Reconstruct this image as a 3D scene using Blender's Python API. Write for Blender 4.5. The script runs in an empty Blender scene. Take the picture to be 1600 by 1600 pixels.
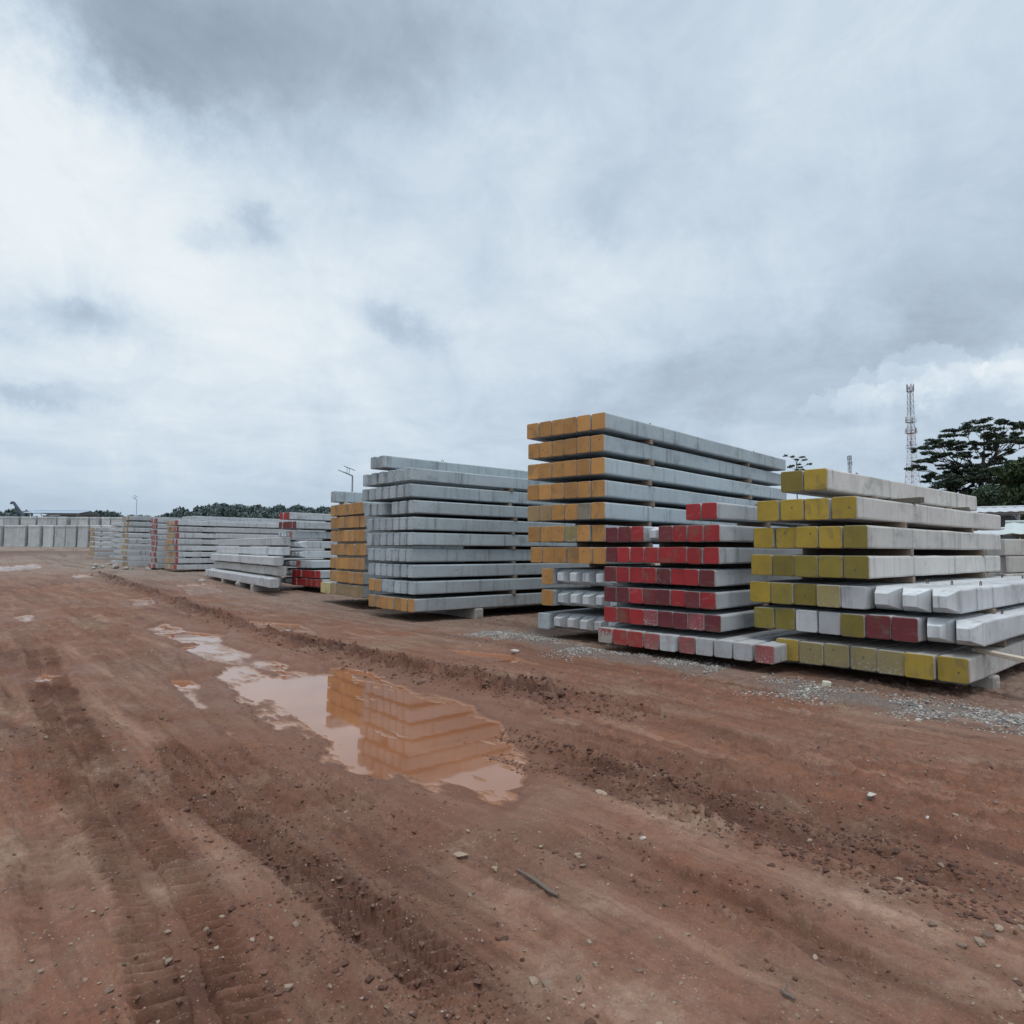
import bpy, bmesh, math, random
import numpy as np
from mathutils import Vector, Matrix
R = math.radians
random.seed(7)
rng = np.random.default_rng(11)
scene = bpy.context.scene
COL = scene.collection

# ------------------------------------------------------------------ camera
F = 1055.0                      # focal length in pixels of a 1600 px wide picture
CAMZ = 1.72
PITCH = math.atan(58.5 / F)
ROLL = R(0.40)
cam_d = bpy.data.cameras.new('camera')
cam_d.sensor_width = 36
cam_d.lens = 36 * F / 1600
cam_d.clip_start = 0.05
cam_d.clip_end = 6000
cam = bpy.data.objects.new('camera', cam_d)
COL.objects.link(cam)
CROT = Matrix.Rotation(R(90) + PITCH, 3, 'X') @ Matrix.Rotation(ROLL, 3, 'Z')
cam.matrix_world = Matrix.Translation((0, 0, CAMZ)) @ CROT.to_4x4()
scene.camera = cam
CPOS = Vector((0, 0, CAMZ))

# ------------------------------------------------------------------ exposure
scene.view_settings.view_transform = 'Standard'
scene.view_settings.look = 'None'
scene.view_settings.exposure = 0
scene.view_settings.gamma = 1
scene.view_settings.use_curve_mapping = False

# ------------------------------------------------------------------ node helper
class NT:
    def __init__(s, tree):
        s.t = tree; s.n = tree.nodes; s.l = tree.links
    def put(s, sock, v):
        if v is None: return
        if isinstance(v, bpy.types.NodeSocket): s.l.new(v, sock)
        elif hasattr(sock, 'default_value'):
            try: sock.default_value = v
            except Exception: sock.default_value = (*v, 1.0)
    def new(s, typ, **kw):
        n = s.n.new(typ)
        for k, v in kw.items(): setattr(n, k, v)
        return n
    def m(s, op, a, b=None, c=None, clamp=False):
        n = s.new('ShaderNodeMath', operation=op, use_clamp=clamp)
        s.put(n.inputs[0], a); s.put(n.inputs[1], b); s.put(n.inputs[2], c)
        return n.outputs[0]
    def v(s, op, a, b=None, scale=None):
        n = s.new('ShaderNodeVectorMath', operation=op)
        s.put(n.inputs[0], a); s.put(n.inputs[1], b)
        if scale is not None: s.put(n.inputs['Scale'], scale)
        return n.outputs['Value'] if op in ('DOT_PRODUCT', 'LENGTH', 'DISTANCE') else n.outputs[0]
    def noise(s, vec, scale, detail=4, rough=0.5, dist=0.0, dim='3D', w=None):
        n = s.new('ShaderNodeTexNoise', noise_dimensions=dim)
        if vec is not None: s.put(n.inputs['Vector'], vec)
        if w is not None: s.put(n.inputs['W'], w)
        n.inputs['Scale'].default_value = scale
        n.inputs['Detail'].default_value = detail
        n.inputs['Roughness'].default_value = rough
        n.inputs['Distortion'].default_value = dist
        return n
    def mix(s, f, a, b, blend='MIX'):
        n = s.new('ShaderNodeMix', data_type='RGBA', blend_type=blend)
        n.clamp_factor = True
        s.put(n.inputs[0], f); s.put(n.inputs[6], a if isinstance(a, bpy.types.NodeSocket) else (*a, 1)[:4])
        s.put(n.inputs[7], b if isinstance(b, bpy.types.NodeSocket) else (*b, 1)[:4])
        return n.outputs[2]
    def step(s, x, a, b):        # smoothstep a..b
        n = s.new('ShaderNodeMapRange', interpolation_type='SMOOTHSTEP')
        s.put(n.inputs[0], x); n.inputs[1].default_value = a; n.inputs[2].default_value = b
        return n.outputs[0]
    def ramp(s, x, stops):
        n = s.new('ShaderNodeValToRGB')
        el = n.color_ramp.elements
        while len(el) < len(stops): el.new(0.5)
        for e, (p, c) in zip(el, stops): e.position = p; e.color = (*c, 1)
        s.put(n.inputs[0], x)
        return n.outputs[0]

# ------------------------------------------------------------------ pixel of the 1600 px photograph -> direction
def ray(px, py):
    return (CROT @ Vector(((px - 800) / F, (800 - py) / F, -1.0)))
def on_z(px, py, z=0.0):
    d = ray(px, py); t = (z - CAMZ) / d.z
    return CPOS + d * t
def at(px, py, depth):
    d = ray(px, py)
    return CPOS + d * (depth / d.y)

# ------------------------------------------------------------------ sky
SUN_EL, SUN_AZ = R(72), R(180)     # high, behind the camera
world = bpy.data.worlds.new('World'); scene.world = world
world.use_nodes = True
w = NT(world.node_tree); w.n.clear()
tc = w.new('ShaderNodeTexCoord')
D = w.v('NORMALIZE', tc.outputs['Generated'])
sep = w.new('ShaderNodeSeparateXYZ'); w.l.new(D, sep.inputs[0])
dz = w.m('MAXIMUM', sep.outputs[2], 0.0)
k = w.m('DIVIDE', 1.0, w.m('ADD', dz, 0.16))
P = w.new('ShaderNodeCombineXYZ')
w.l.new(w.m('MULTIPLY', sep.outputs[0], k), P.inputs[0]); w.l.new(w.m('MULTIPLY', sep.outputs[1], k), P.inputs[1])
Pv = P.outputs[0]
warpn = w.noise(D, 5.0, 9, 0.66)
warp = w.v('SCALE', w.v('SUBTRACT', warpn.outputs['Color'], (0.5, 0.5, 0.5)), scale=0.22)
Dw = w.v('ADD', D, warp)
warpn2 = w.noise(D, 14.0, 8, 0.68)
Ds = w.v('ADD', D, w.v('SCALE', w.v('SUBTRACT', warpn2.outputs['Color'], (0.5, 0.5, 0.5)), scale=0.085))
n3c = w.noise(D, 22.0, 6, 0.62, 0.4).outputs['Fac']
def blob(px, py, sx, sy, rot=0.0, soft=True):
    c = ray(px, py).normalized()
    t1 = Vector((c.y, -c.x, 0)).normalized(); t2 = t1.cross(c).normalized()
    a1 = t1 * math.cos(rot) + t2 * math.sin(rot); a2 = -t1 * math.sin(rot) + t2 * math.cos(rot)
    V = Dw if soft is True else Ds
    a = w.v('DOT_PRODUCT', V, tuple(a1 / (sx / F))); b = w.v('DOT_PRODUCT', V, tuple(a2 / (sy / F)))
    e = w.m('POWER', 2.71828, w.m('MULTIPLY', w.m('ADD', w.m('MULTIPLY', a, a), w.m('MULTIPLY', b, b)), -1.0))
    if soft == 'crisp':      # heaped cloud: hard upper edge, fading downwards
        e = w.m('MULTIPLY', w.step(w.m('ADD', e, w.m('MULTIPLY', w.m('SUBTRACT', n3c, .5), .5)), .36, .50), w.step(b, -1.1, .35))
    return w.m('MULTIPLY', e, w.m('GREATER_THAN', w.v('DOT_PRODUCT', D, tuple(c)), 0.0))
n1 = w.noise(Pv, 1.1, 8, 0.52, 0.4).outputs['Fac']
n2 = w.noise(Pv, 3.2, 10, 0.63, 0.5).outputs['Fac']
n3 = w.noise(D, 8.0, 10, 0.66, 0.7).outputs['Fac']
val = w.m('ADD', 0.635, w.m('MULTIPLY', w.m('SUBTRACT', n1, 0.5), 0.16))
val = w.m('ADD', val, w.m('MULTIPLY', w.m('SUBTRACT', n2, 0.5), 0.34))
val = w.m('ADD', val, w.m('MULTIPLY', w.m('SUBTRACT', n3, 0.5), 0.36))
BLOBS = [  # px, py, sx, sy, rot(deg), amplitude, soft
    (60, 270, 290, 130, -8, 0.30, True), (330, 420, 330, 190, 0, 0.13, True), (90, 130, 150, 60, 0, 0.16, True),
    (560, 60, 330, 90, -4, -0.32, True), (330, 125, 180, 95, -26, -0.30, True), (150, 10, 240, 60, -10, -0.16, True), (280, 545, 380, 80, 0, 0.13, True), (420, 650, 520, 80, 0, 0.09, True), (900, 520, 260, 70, 0, 0.07, True), (640, 300, 200, 120, 0, 0.06, True), (1120, 440, 160, 60, 0, 0.08, True),
    (880, 230, 110, 130, 20, 0.17, True), (900, 410, 120, 60, 0, 0.12, True), (1430, 160, 190, 110, 0, 0.13, True),
    (960, 330, 90, 55, 0, -0.16, True), (780, 330, 60, 60, 0, -0.08, True), (1500, 400, 190, 130, 0, -0.10, True),
    (1300, 575, 420, 60, 6, -0.11, True), (1540, 480, 180, 60, 20, -0.08, True), (600, 640, 420, 60, 0, -0.06, True),
    (150, 505, 84, 30, 4, -0.32, False), (110, 485, 40, 18, 0, -0.16, False), (398, 350, 26, 26, 0, -0.30, False), (328, 376, 34, 17, 0, -0.20, False),
    (618, 503, 68, 22, -22, -0.32, False), (45, 612, 75, 15, 0, -0.26, False), (60, 690, 90, 16, 0, -0.06, False),
    (1448, 592, 66, 46, 0, 0.15, 'crisp'), (1395, 615, 70, 34, 4, 0.12, 'crisp'), (1335, 630, 80, 22, 4, 0.11, 'crisp'), (1530, 606, 80, 34, -4, 0.11, 'crisp'), (1600, 588, 60, 40, 0, 0.12, 'crisp'), (1320, 530, 260, 34, 14, -0.04, True), (1440, 700, 150, 30, 0, -0.10, True),
    (1590, 575, 60, 26, 0, 0.18, False), (1340, 690, 120, 22, 0, 0.08, False), (150, 745, 150, 26, 0, 0.08, False),
    (250, 680, 420, 70, 0, 0.04, True), (1000, 640, 260, 60, 0, -0.10, True)]
for (px, py, sx, sy, rt, amp, soft) in BLOBS:
    val = w.m('ADD', val, w.m('MULTIPLY', blob(px, py, sx, sy, R(rt), soft), amp))
cloud = w.ramp(val, [(0.0, (0.245, 0.31, 0.395)), (0.33, (0.385, 0.47, 0.575)), (0.56, (0.525, 0.63, 0.745)),
                     (0.77, (0.675, 0.775, 0.865)), (1.0, (0.86, 0.92, 0.955))])
# a pale blue band low over the horizon
low = w.m('SUBTRACT', 1.0, w.step(sep.outputs[2], 0.0, 0.16))
cloud = w.mix(w.m('MULTIPLY', low, 0.62), cloud, (0.385, 0.50, 0.64))
# overcast sky: the cloud is thinnest, so brightest, overhead and behind the camera
hi = w.m('MULTIPLY', w.step(sep.outputs[2], 0.66, 0.95), 0.75)
bk = w.m('MULTIPLY', w.step(w.m('MULTIPLY', sep.outputs[1], -1.0), -0.15, 0.7), 0.35)
gain = w.m('ADD', 1.0, w.m('MAXIMUM', hi, bk))
cloud = w.v('SCALE', cloud, scale=gain)
sky = w.new('ShaderNodeTexSky', sky_type='NISHITA')
sky.sun_disc = False; sky.sun_elevation = SUN_EL; sky.sun_rotation = SUN_AZ
bg1 = w.new('ShaderNodeBackground'); w.l.new(sky.outputs[0], bg1.inputs[0]); bg1.inputs[1].default_value = 0.08
bg2 = w.new('ShaderNodeBackground'); w.l.new(cloud, bg2.inputs[0]); bg2.inputs[1].default_value = 1.0
mx = w.new('ShaderNodeMixShader'); mx.inputs[0].default_value = 0.95
w.l.new(bg1.outputs[0], mx.inputs[1]); w.l.new(bg2.outputs[0], mx.inputs[2])
wo = w.new('ShaderNodeOutputWorld'); w.l.new(mx.outputs[0], wo.inputs[0])

# ------------------------------------------------------------------ sun behind thin cloud
sd = bpy.data.lights.new('sun', 'SUN'); sd.energy = 1.35; sd.angle = R(14); sd.color = (1.0, 0.965, 0.92)
sun = bpy.data.objects.new('sun', sd); COL.objects.link(sun)
sdir = Vector((math.sin(SUN_AZ) * math.cos(SUN_EL), math.cos(SUN_AZ) * math.cos(SUN_EL), math.sin(SUN_EL)))
sun.rotation_euler = (-sdir).to_track_quat('-Z', 'Y').to_euler()

# ------------------------------------------------------------------ object helpers
def tag(o, label=None, cat=None, group=None, kind=None):
    if label: o['label'] = label
    if cat: o['category'] = cat
    if group: o['group'] = group
    if kind: o['kind'] = kind
    return o
def link(name, me, parent=None, loc=None, rot=None):
    o = bpy.data.objects.new(name, me); COL.objects.link(o)
    if parent is not None: o.parent = parent
    if loc is not None: o.location = loc
    if rot is not None: o.rotation_euler = rot
    return o
def empty(name, loc, rz=0.0):
    o = bpy.data.objects.new(name, None); COL.objects.link(o)
    o.location = loc; o.rotation_euler = (0, 0, rz); o.empty_display_size = 0.2
    return o
class MB:
    """collects vertices and faces for one mesh"""
    def __init__(s): s.v = []; s.f = []; s.mi = []; s.smooth = []
    def add(s, vs, fs, mi=0, sm=False):
        b = len(s.v); s.v += [tuple(p) for p in vs]
        for f in fs: s.f.append([b + i for i in f]); s.mi.append(mi); s.smooth.append(sm)
    def box(s, c, d, rot=None, ch=0.0, mi=0):
        """box of size d about c with chamfered edges"""
        hx, hy, hz = d[0] / 2, d[1] / 2, d[2] / 2
        ch = min(ch, hx * .45, hy * .45, hz * .45)
        bm = bmesh.new()
        bmesh.ops.create_cube(bm, size=1.0)
        for vv in bm.verts: vv.co = Vector((vv.co.x * d[0], vv.co.y * d[1], vv.co.z * d[2]))
        if ch > 0: bmesh.ops.bevel(bm, geom=list(bm.edges), offset=ch, segments=1, affect='EDGES', profile=0.5)
        M = rot if rot is not None else Matrix.Identity(3)
        bm.verts.index_update()
        s.add([M @ vv.co + Vector(c) for vv in bm.verts], [[q.index for q in f.verts] for f in bm.faces], mi)
        bm.free()
    def tube(s, pts, rad, n=8, mi=0, caps=True, sm=True):
        pts = [Vector(p) for p in pts]
        rad = rad if isinstance(rad, (list, tuple)) else [rad] * len(pts)
        vs, fs = [], []
        pn = None
        for i, p in enumerate(pts):
            t = (pts[min(i + 1, len(pts) - 1)] - pts[max(i - 1, 0)]).normalized()
            a = pn if pn is not None else (Vector((0, 0, 1)) if abs(t.z) < .9 else Vector((1, 0, 0)))
            a = (a - t * a.dot(t)).normalized(); pn = a
            b = t.cross(a)
            for j in range(n):
                an = 2 * math.pi * j / n
                vs.append(p + (a * math.cos(an) + b * math.sin(an)) * rad[i])
        for i in range(len(pts) - 1):
            for j in range(n):
                fs.append([i * n + j, i * n + (j + 1) % n, (i + 1) * n + (j + 1) % n, (i + 1) * n + j])
        s.add(vs, fs, mi, sm)
        if caps:
            s.add(vs[:n], [list(range(n))[::-1]], mi); s.add(vs[-n:], [list(range(n))], mi)
    def mesh(s, name, mats):
        me = bpy.data.meshes.new(name)
        me.from_pydata(s.v, [], s.f)
        for m_ in (mats if isinstance(mats, (list, tuple)) else [mats]): me.materials.append(m_)
        me.polygons.foreach_set('material_index', s.mi)
        me.polygons.foreach_set('use_smooth', s.smooth)
        me.validate(); me.update()
        return me
    def build(s, name, mats, parent=None, loc=None, rot=None):
        return link(name, s.mesh(name, mats), parent, loc, rot)
def np_mesh(name, verts, faces, mats, smooth=False):
    me = bpy.data.meshes.new(name)
    nv, nf = len(verts), len(faces); k_ = faces.shape[1]
    me.vertices.add(nv); me.vertices.foreach_set('co', verts.astype(np.float32).ravel())
    me.loops.add(nf * k_); me.loops.foreach_set('vertex_index', faces.astype(np.int32).ravel())
    me.polygons.add(nf)
    me.polygons.foreach_set('loop_start', np.arange(0, nf * k_, k_, dtype=np.int32))
    me.polygons.foreach_set('use_smooth', np.full(nf, smooth, dtype=bool))
    for m_ in (mats if isinstance(mats, (list, tuple)) else [mats]): me.materials.append(m_)
    me.update(calc_edges=True); me.validate()
    return me

# ------------------------------------------------------------------ materials
def mat(name):
    m_ = bpy.data.materials.new(name); m_.use_nodes = True
    t = NT(m_.node_tree); t.n.clear()
    b = t.new('ShaderNodeBsdfPrincipled'); o = t.new('ShaderNodeOutputMaterial')
    t.l.new(b.outputs[0], o.inputs[0])
    return m_, t, b
def simple(name, col, rough=0.7, var=0.12, scale=8.0, metal=0.0, bump=0.0):
    m_, t, b = mat(name)
    tcn = t.new('ShaderNodeTexCoord'); oi = t.new('ShaderNodeObjectInfo')
    n = t.noise(tcn.outputs['Object'], scale, 5, 0.6)
    f = t.m('ADD', 1 - var, t.m('MULTIPLY', n.outputs['Fac'], 2 * var))
    f = t.m('MULTIPLY', f, t.m('ADD', 1 - var * .5, t.m('MULTIPLY', oi.outputs['Random'], var)))
    t.l.new(t.v('SCALE', (*col,), scale=f), b.inputs['Base Color'])
    b.inputs['Roughness'].default_value = rough; b.inputs['Metallic'].default_value = metal
    if bump:
        bp = t.new('ShaderNodeBump'); bp.inputs['Strength'].default_value = bump; bp.inputs['Distance'].default_value = 0.01
        t.l.new(n.outputs['Fac'], bp.inputs['Height']); t.l.new(bp.outputs[0], b.inputs['Normal'])
    return m_

def concrete_nodes(t, b, tint, objvec, rnd):
    """weathered precast concrete; returns colour socket"""
    off = t.new('ShaderNodeCombineXYZ'); t.l.new(t.m('MULTIPLY', rnd, 91.0), off.inputs[0]); t.l.new(t.m('MULTIPLY', rnd, 37.0), off.inputs[2])
    v0 = t.v('ADD', objvec, off.outputs[0])
    big = t.noise(t.v('MULTIPLY', v0, (1.0, 0.55, 1.0)), 1.6, 5, 0.62).outputs['Fac']
    med = t.noise(v0, 7.0, 7, 0.68, 0.2).outputs['Fac']
    fine = t.noise(v0, 55.0, 4, 0.7).outputs['Fac']
    s3 = t.new('ShaderNodeSeparateXYZ'); t.l.new(v0, s3.inputs[0])
    # patches left by the mould panels along the length
    cell = t.m('FLOOR', t.m('DIVIDE', s3.outputs[1], 1.9))
    wn = t.new('ShaderNodeTexWhiteNoise', noise_dimensions='1D'); t.l.new(t.m('ADD', cell, t.m('MULTIPLY', rnd, 57.0)), wn.inputs['W'])
    seam = t.m('LESS_THAN', t.m('FRACT', t.m('DIVIDE', s3.outputs[1], 1.9)), 0.010)
    f = t.m('ADD', 0.62, t.m('MULTIPLY', big, 0.50))
    f = t.m('ADD', f, t.m('MULTIPLY', t.m('SUBTRACT', med, 0.5), 0.26))
    f = t.m('ADD', f, t.m('MULTIPLY', t.m('SUBTRACT', fine, 0.5), 0.16))
    f = t.m('ADD', f, t.m('MULTIPLY', t.m('SUBTRACT', wn.outputs[0], 0.5), 0.09))
    f = t.m('ADD', f, t.m('MULTIPLY', t.m('SUBTRACT', rnd, 0.5), 0.12))
    f = t.m('MULTIPLY', f, t.m('SUBTRACT', 1.0, t.m('MULTIPLY', seam, 0.15)))
    # vertical run-off streaks and dark blotches
    st = t.noise(t.v('MULTIPLY', v0, (7.0, 7.0, 0.5)), 1.0, 4, 0.6).outputs['Fac']
    f = t.m('MULTIPLY', f, t.m('SUBTRACT', 1.0, t.m('MULTIPLY', t.step(st, 0.53, 0.74), 0.42)))
    bl = t.noise(t.v('MULTIPLY', v0, (1.0, 0.7, 0.9)), 2.0, 9, 0.74, 0.15).outputs['Fac']
    blm = t.step(bl, 0.52, 0.68)
    col = t.v('SCALE', tint, scale=f)
    col = t.mix(t.m('MULTIPLY', blm, 0.50), col, (0.15, 0.16, 0.155))
    # air pores
    vo = t.new('ShaderNodeTexVoronoi'); vo.inputs['Scale'].default_value = 26.0; t.l.new(v0, vo.inputs['Vector'])
    pore = t.m('LESS_THAN', vo.outputs['Distance'], t.m('MULTIPLY', t.m('SUBTRACT', med, 0.38), 0.45))
    col = t.mix(t.m('MULTIPLY', pore, 0.6), col, (0.16, 0.16, 0.16))
    # mud splashed up the lowest rows
    geo = t.new('ShaderNodeNewGeometry'); gs = t.new('ShaderNodeSeparateXYZ'); t.l.new(geo.outputs['Position'], gs.inputs[0])
    mud = t.m('MULTIPLY', t.m('SUBTRACT', 1.0, t.step(gs.outputs[2], 0.15, 0.85)), t.step(med, 0.35, 0.68))
    col = t.mix(t.m('MULTIPLY', mud, 0.45), col, (0.24, 0.135, 0.085))
    b.inputs['Roughness'].default_value = 0.86
    bp = t.new('ShaderNodeBump'); bp.inputs['Strength'].default_value = 0.35; bp.inputs['Distance'].default_value = 0.006
    hh = t.m('ADD', t.m('MULTIPLY', med, 0.7), t.m('MULTIPLY', fine, 0.5))
    t.l.new(hh, bp.inputs['Height']); t.l.new(bp.outputs[0], b.inputs['Normal'])
    return col, v0, med, fine

def make_concrete():
    m_, t, b = mat('concrete')
    tcn = t.new('ShaderNodeTexCoord'); oi = t.new('ShaderNodeObjectInfo')
    col, v0, med, fine = concrete_nodes(t, b, oi.outputs['Color'], tcn.outputs['Object'], oi.outputs['Random'])
    # strand ends: four rust-dark dots on the end face of the piles that carry them
    s3 = t.new('ShaderNodeSeparateXYZ'); t.l.new(tcn.outputs['Object'], s3.inputs[0])
    dx = t.m('SUBTRACT', t.m('ABSOLUTE', s3.outputs[0]), 0.095)
    dzz = t.m('SUBTRACT', t.m('ABSOLUTE', t.m('SUBTRACT', s3.outputs[2], 0.15)), 0.098)
    dd = t.m('SQRT', t.m('ADD', t.m('MULTIPLY', dx, dx), t.m('MULTIPLY', dzz, dzz)))
    dot = t.m('MULTIPLY', t.m('LESS_THAN', dd, 0.013), t.m('LESS_THAN', s3.outputs[1], 0.004))
    dot = t.m('MULTIPLY', dot, t.m('GREATER_THAN', oi.outputs['Alpha'], 0.5))
    col = t.mix(t.m('MULTIPLY', dot, 0.85), col, (0.05, 0.045, 0.04))
    t.l.new(col, b.inputs['Base Color'])
    return m_
def make_paint():
    m_, t, b = mat('end_paint')
    tcn = t.new('ShaderNodeTexCoord'); oi = t.new('ShaderNodeObjectInfo')
    rnd = oi.outputs['Random']
    conc, v0, med, fine = concrete_nodes(t, b, (0.46, 0.46, 0.44), tcn.outputs['Object'], rnd)
    big = t.noise(v0, 4.2, 4, 0.6).outputs['Fac']
    f = t.m('ADD', 0.62, t.m('MULTIPLY', big, 0.5)); f = t.m('ADD', f, t.m('MULTIPLY', t.m('SUBTRACT', fine, 0.5), 0.22))
    f = t.m('ADD', f, t.m('MULTIPLY', t.m('SUBTRACT', rnd, 0.5), 0.22))
    st = t.noise(t.v('MULTIPLY', v0, (9.0, 9.0, 1.1)), 1.0, 4, 0.6).outputs['Fac']
    f = t.m('MULTIPLY', f, t.m('SUBTRACT', 1.0, t.m('MULTIPLY', t.step(st, 0.55, 0.75), 0.20)))
    pc = t.v('SCALE', oi.outputs['Color'], scale=f)
    blo = t.noise(v0, 2.7, 6, 0.7, 0.7).outputs['Fac']
    pc = t.mix(t.m('MULTIPLY', t.step(blo, 0.53, 0.66), 0.48), pc, (0.115, 0.10, 0.06))
    thin = t.noise(t.v('MULTIPLY', v0, (2.2, 2.2, 5.5)), 1.7, 6, 0.68, 0.8).outputs['Fac']
    pc = t.mix(t.m('MULTIPLY', t.step(thin, 0.55, 0.72), 0.42), pc, t.mix(.5, pc, conc))
    # worn rim and flakes
    sg = t.new('ShaderNodeSeparateXYZ'); t.l.new(tcn.outputs['Generated'], sg.inputs[0])
    ex = t.m('ABSOLUTE', t.m('SUBTRACT', sg.outputs[0], 0.5)); ez = t.m('ABSOLUTE', t.m('SUBTRACT', sg.outputs[2], 0.5))
    edge = t.m('MAXIMUM', ex, ez)
    edge = t.m('ADD', edge, t.m('MULTIPLY', t.m('SUBTRACT', med, 0.5), 0.045))
    wear = t.m('SUBTRACT', 1.0, oi.outputs['Alpha'])
    rim = t.m('MULTIPLY', t.step(t.m('ADD', edge, t.m('MULTIPLY', wear, 0.05)), 0.488, 0.503), 0.75)
    lowz = t.m('SUBTRACT', 0.62, sg.outputs[2])
    fl = t.noise(v0, 30.0, 5, 0.68, 0.5).outputs['Fac']
    flake = t.step(t.m('ADD', fl, t.m('ADD', t.m('MULTIPLY', wear, 0.30), t.m('MULTIPLY', t.m('MULTIPLY', lowz, wear), 0.35))), 0.705, 0.76)
    so = t.new('ShaderNodeSeparateXYZ'); t.l.new(tcn.outputs['Object'], so.inputs[0])
    rag = t.step(t.m('ADD', so.outputs[1], t.m('MULTIPLY', t.m('SUBTRACT', med, 0.5), 0.05)), 0.009, 0.014)
    mask = t.m('MAXIMUM', t.m('MAXIMUM', rim, flake), rag)
    # a few dark anchor holes
    hx = t.m('SUBTRACT', sg.outputs[0], t.m('ADD', 0.25, t.m('MULTIPLY', t.m('FRACT', t.m('MULTIPLY', rnd, 17.3)), 0.5)))
    hz = t.m('SUBTRACT', sg.outputs[2], t.m('ADD', 0.35, t.m('MULTIPLY', t.m('FRACT', t.m('MULTIPLY', rnd, 71.7)), 0.4)))
    hd = t.m('ADD', t.m('MULTIPLY', hx, hx), t.m('MULTIPLY', hz, hz))
    hole = t.m('MULTIPLY', t.m('LESS_THAN', hd, t.m('ADD', 0.0012, t.m('MULTIPLY', fine, 0.0022))), t.m('LESS_THAN', t.m('FRACT', t.m('MULTIPLY', rnd, 43.1)), 0.30))
    col = t.mix(mask, pc, conc)
    col = t.mix(t.m('MULTIPLY', hole, 0.75), col, (0.05, 0.055, 0.06))
    geo = t.new('ShaderNodeNewGeometry'); gs = t.new('ShaderNodeSeparateXYZ'); t.l.new(geo.outputs['Position'], gs.inputs[0])
    mud = t.m('MULTIPLY', t.m('SUBTRACT', 1.0, t.step(gs.outputs[2], 0.15, 0.7)), t.step(med, 0.38, 0.7))
    col = t.mix(t.m('MULTIPLY', mud, 0.40), col, (0.25, 0.16, 0.11))
    t.l.new(col, b.inputs['Base Color'])
    b.inputs['Roughness'].default_value = 0.62
    return m_
M_CONC = make_concrete()
M_PAINT = make_paint()
M_STEEL = simple('rusty_steel', (0.11, 0.075, 0.06), 0.75, 0.3, 40)
M_WOOD = simple('spacer_timber', (0.21, 0.16, 0.12), 0.85, 0.30, 14, bump=0.3)
M_WOODP = simple('pale_timber', (0.48, 0.40, 0.32), 0.8, 0.2, 14, bump=0.3)
M_WOODD = simple('dark_timber', (0.13, 0.115, 0.095), 0.85, 0.3, 14, bump=0.3)

# ------------------------------------------------------------------ numpy noise
def _hash(ix, iy, seed):
    h = (ix.astype(np.int64) * 374761393 + iy.astype(np.int64) * 668265263 + seed * 1442695041) & 0x7fffffff
    h = (h ^ (h >> 13)) * 1274126177 & 0x7fffffff
    return ((h ^ (h >> 16)) & 0xffff) / 65535.0
def vnoise(x, y, seed=0):
    ix = np.floor(x); iy = np.floor(y); fx = x - ix; fy = y - iy
    fx = fx * fx * fx * (fx * (fx * 6 - 15) + 10); fy = fy * fy * fy * (fy * (fy * 6 - 15) + 10)
    a = _hash(ix, iy, seed); b = _hash(ix + 1, iy, seed); c = _hash(ix, iy + 1, seed); d = _hash(ix + 1, iy + 1, seed)
    return (a + (b - a) * fx) + ((c + (d - c) * fx) - (a + (b - a) * fx)) * fy - 0.5
def fbm(x, y, sc, octv=4, gain=0.5, seed=0):
    r = np.zeros_like(x); amp = 1.0; f = 1.0 / sc
    for o in range(octv):
        ca, sa = math.cos(o * 1.1), math.sin(o * 1.1)
        r += amp * vnoise((x * ca - y * sa) * f + 17.3 * o, (x * sa + y * ca) * f - 9.1 * o, seed + o)
        amp *= gain; f *= 2.03
    return r
def sstep(a, b, x):
    t = np.clip((x - a) / (b - a), 0, 1); return t * t * (3 - 2 * t)

# ------------------------------------------------------------------ ground shape
def terrain(x, y):
    """gentle rise towards the far left of the yard"""
    x = np.asarray(x, float); y = np.asarray(y, float)
    d = np.interp(np.hypot(x, y), [0, 16, 20, 25, 33, 41, 46, 53, 60, 68, 74, 84, 95, 140, 400, 5000],
                  [0, 0, 0.03, 0.11, 0.24, 0.31, 0.38, 0.56, 0.78, 1.12, 1.46, 1.62, 1.7, 1.7, 1.2, 1.2])
    return d * sstep(0.05, 0.30, -x / np.maximum(np.hypot(x, y), 0.01))
def wpts(pl):
    return np.array([[*on_z(px, py)[:2]] for px, py in pl])
def polydist(x, y, pts):
    """distance to a polyline, signed side and run along it"""
    best = np.full(x.shape, 1e9); sd_ = np.zeros_like(x); run = np.zeros_like(x); acc = 0.0
    for a, b in zip(pts[:-1], pts[1:]):
        dx, dy = b - a; L2 = dx * dx + dy * dy; L = math.sqrt(L2)
        t = np.clip(((x - a[0]) * dx + (y - a[1]) * dy) / L2, 0, 1)
        ex = x - (a[0] + t * dx); ey = y - (a[1] + t * dy)
        dd = np.hypot(ex, ey); m_ = dd < best
        best = np.where(m_, dd, best); sd_ = np.where(m_, np.sign(ex * dy - ey * dx), sd_); run = np.where(m_, acc + t * L, run)
        acc += L
    return best, sd_, run, acc
def smooth_poly(pl, n=40):
    p = wpts(pl); 
    d = np.r_[0, np.cumsum(np.hypot(*np.diff(p, axis=0).T))]
    # Catmull-Rom through the points
    q = np.vstack([2 * p[0] - p[1], p, 2 * p[-1] - p[-2]])
    out = []
    for i in range(len(p) - 1):
        p0, p1, p2, p3 = q[i:i + 4]
        for t in np.linspace(0, 1, max(2, n // (len(p) - 1)), endpoint=False):
            out.append(0.5 * ((2 * p1) + (-p0 + p2) * t + (2 * p0 - 5 * p1 + 4 * p2 - p3) * t * t + (-p0 + 3 * p1 - 3 * p2 + p3) * t ** 3))
    out.append(p[-1]); return np.array(out)
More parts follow.
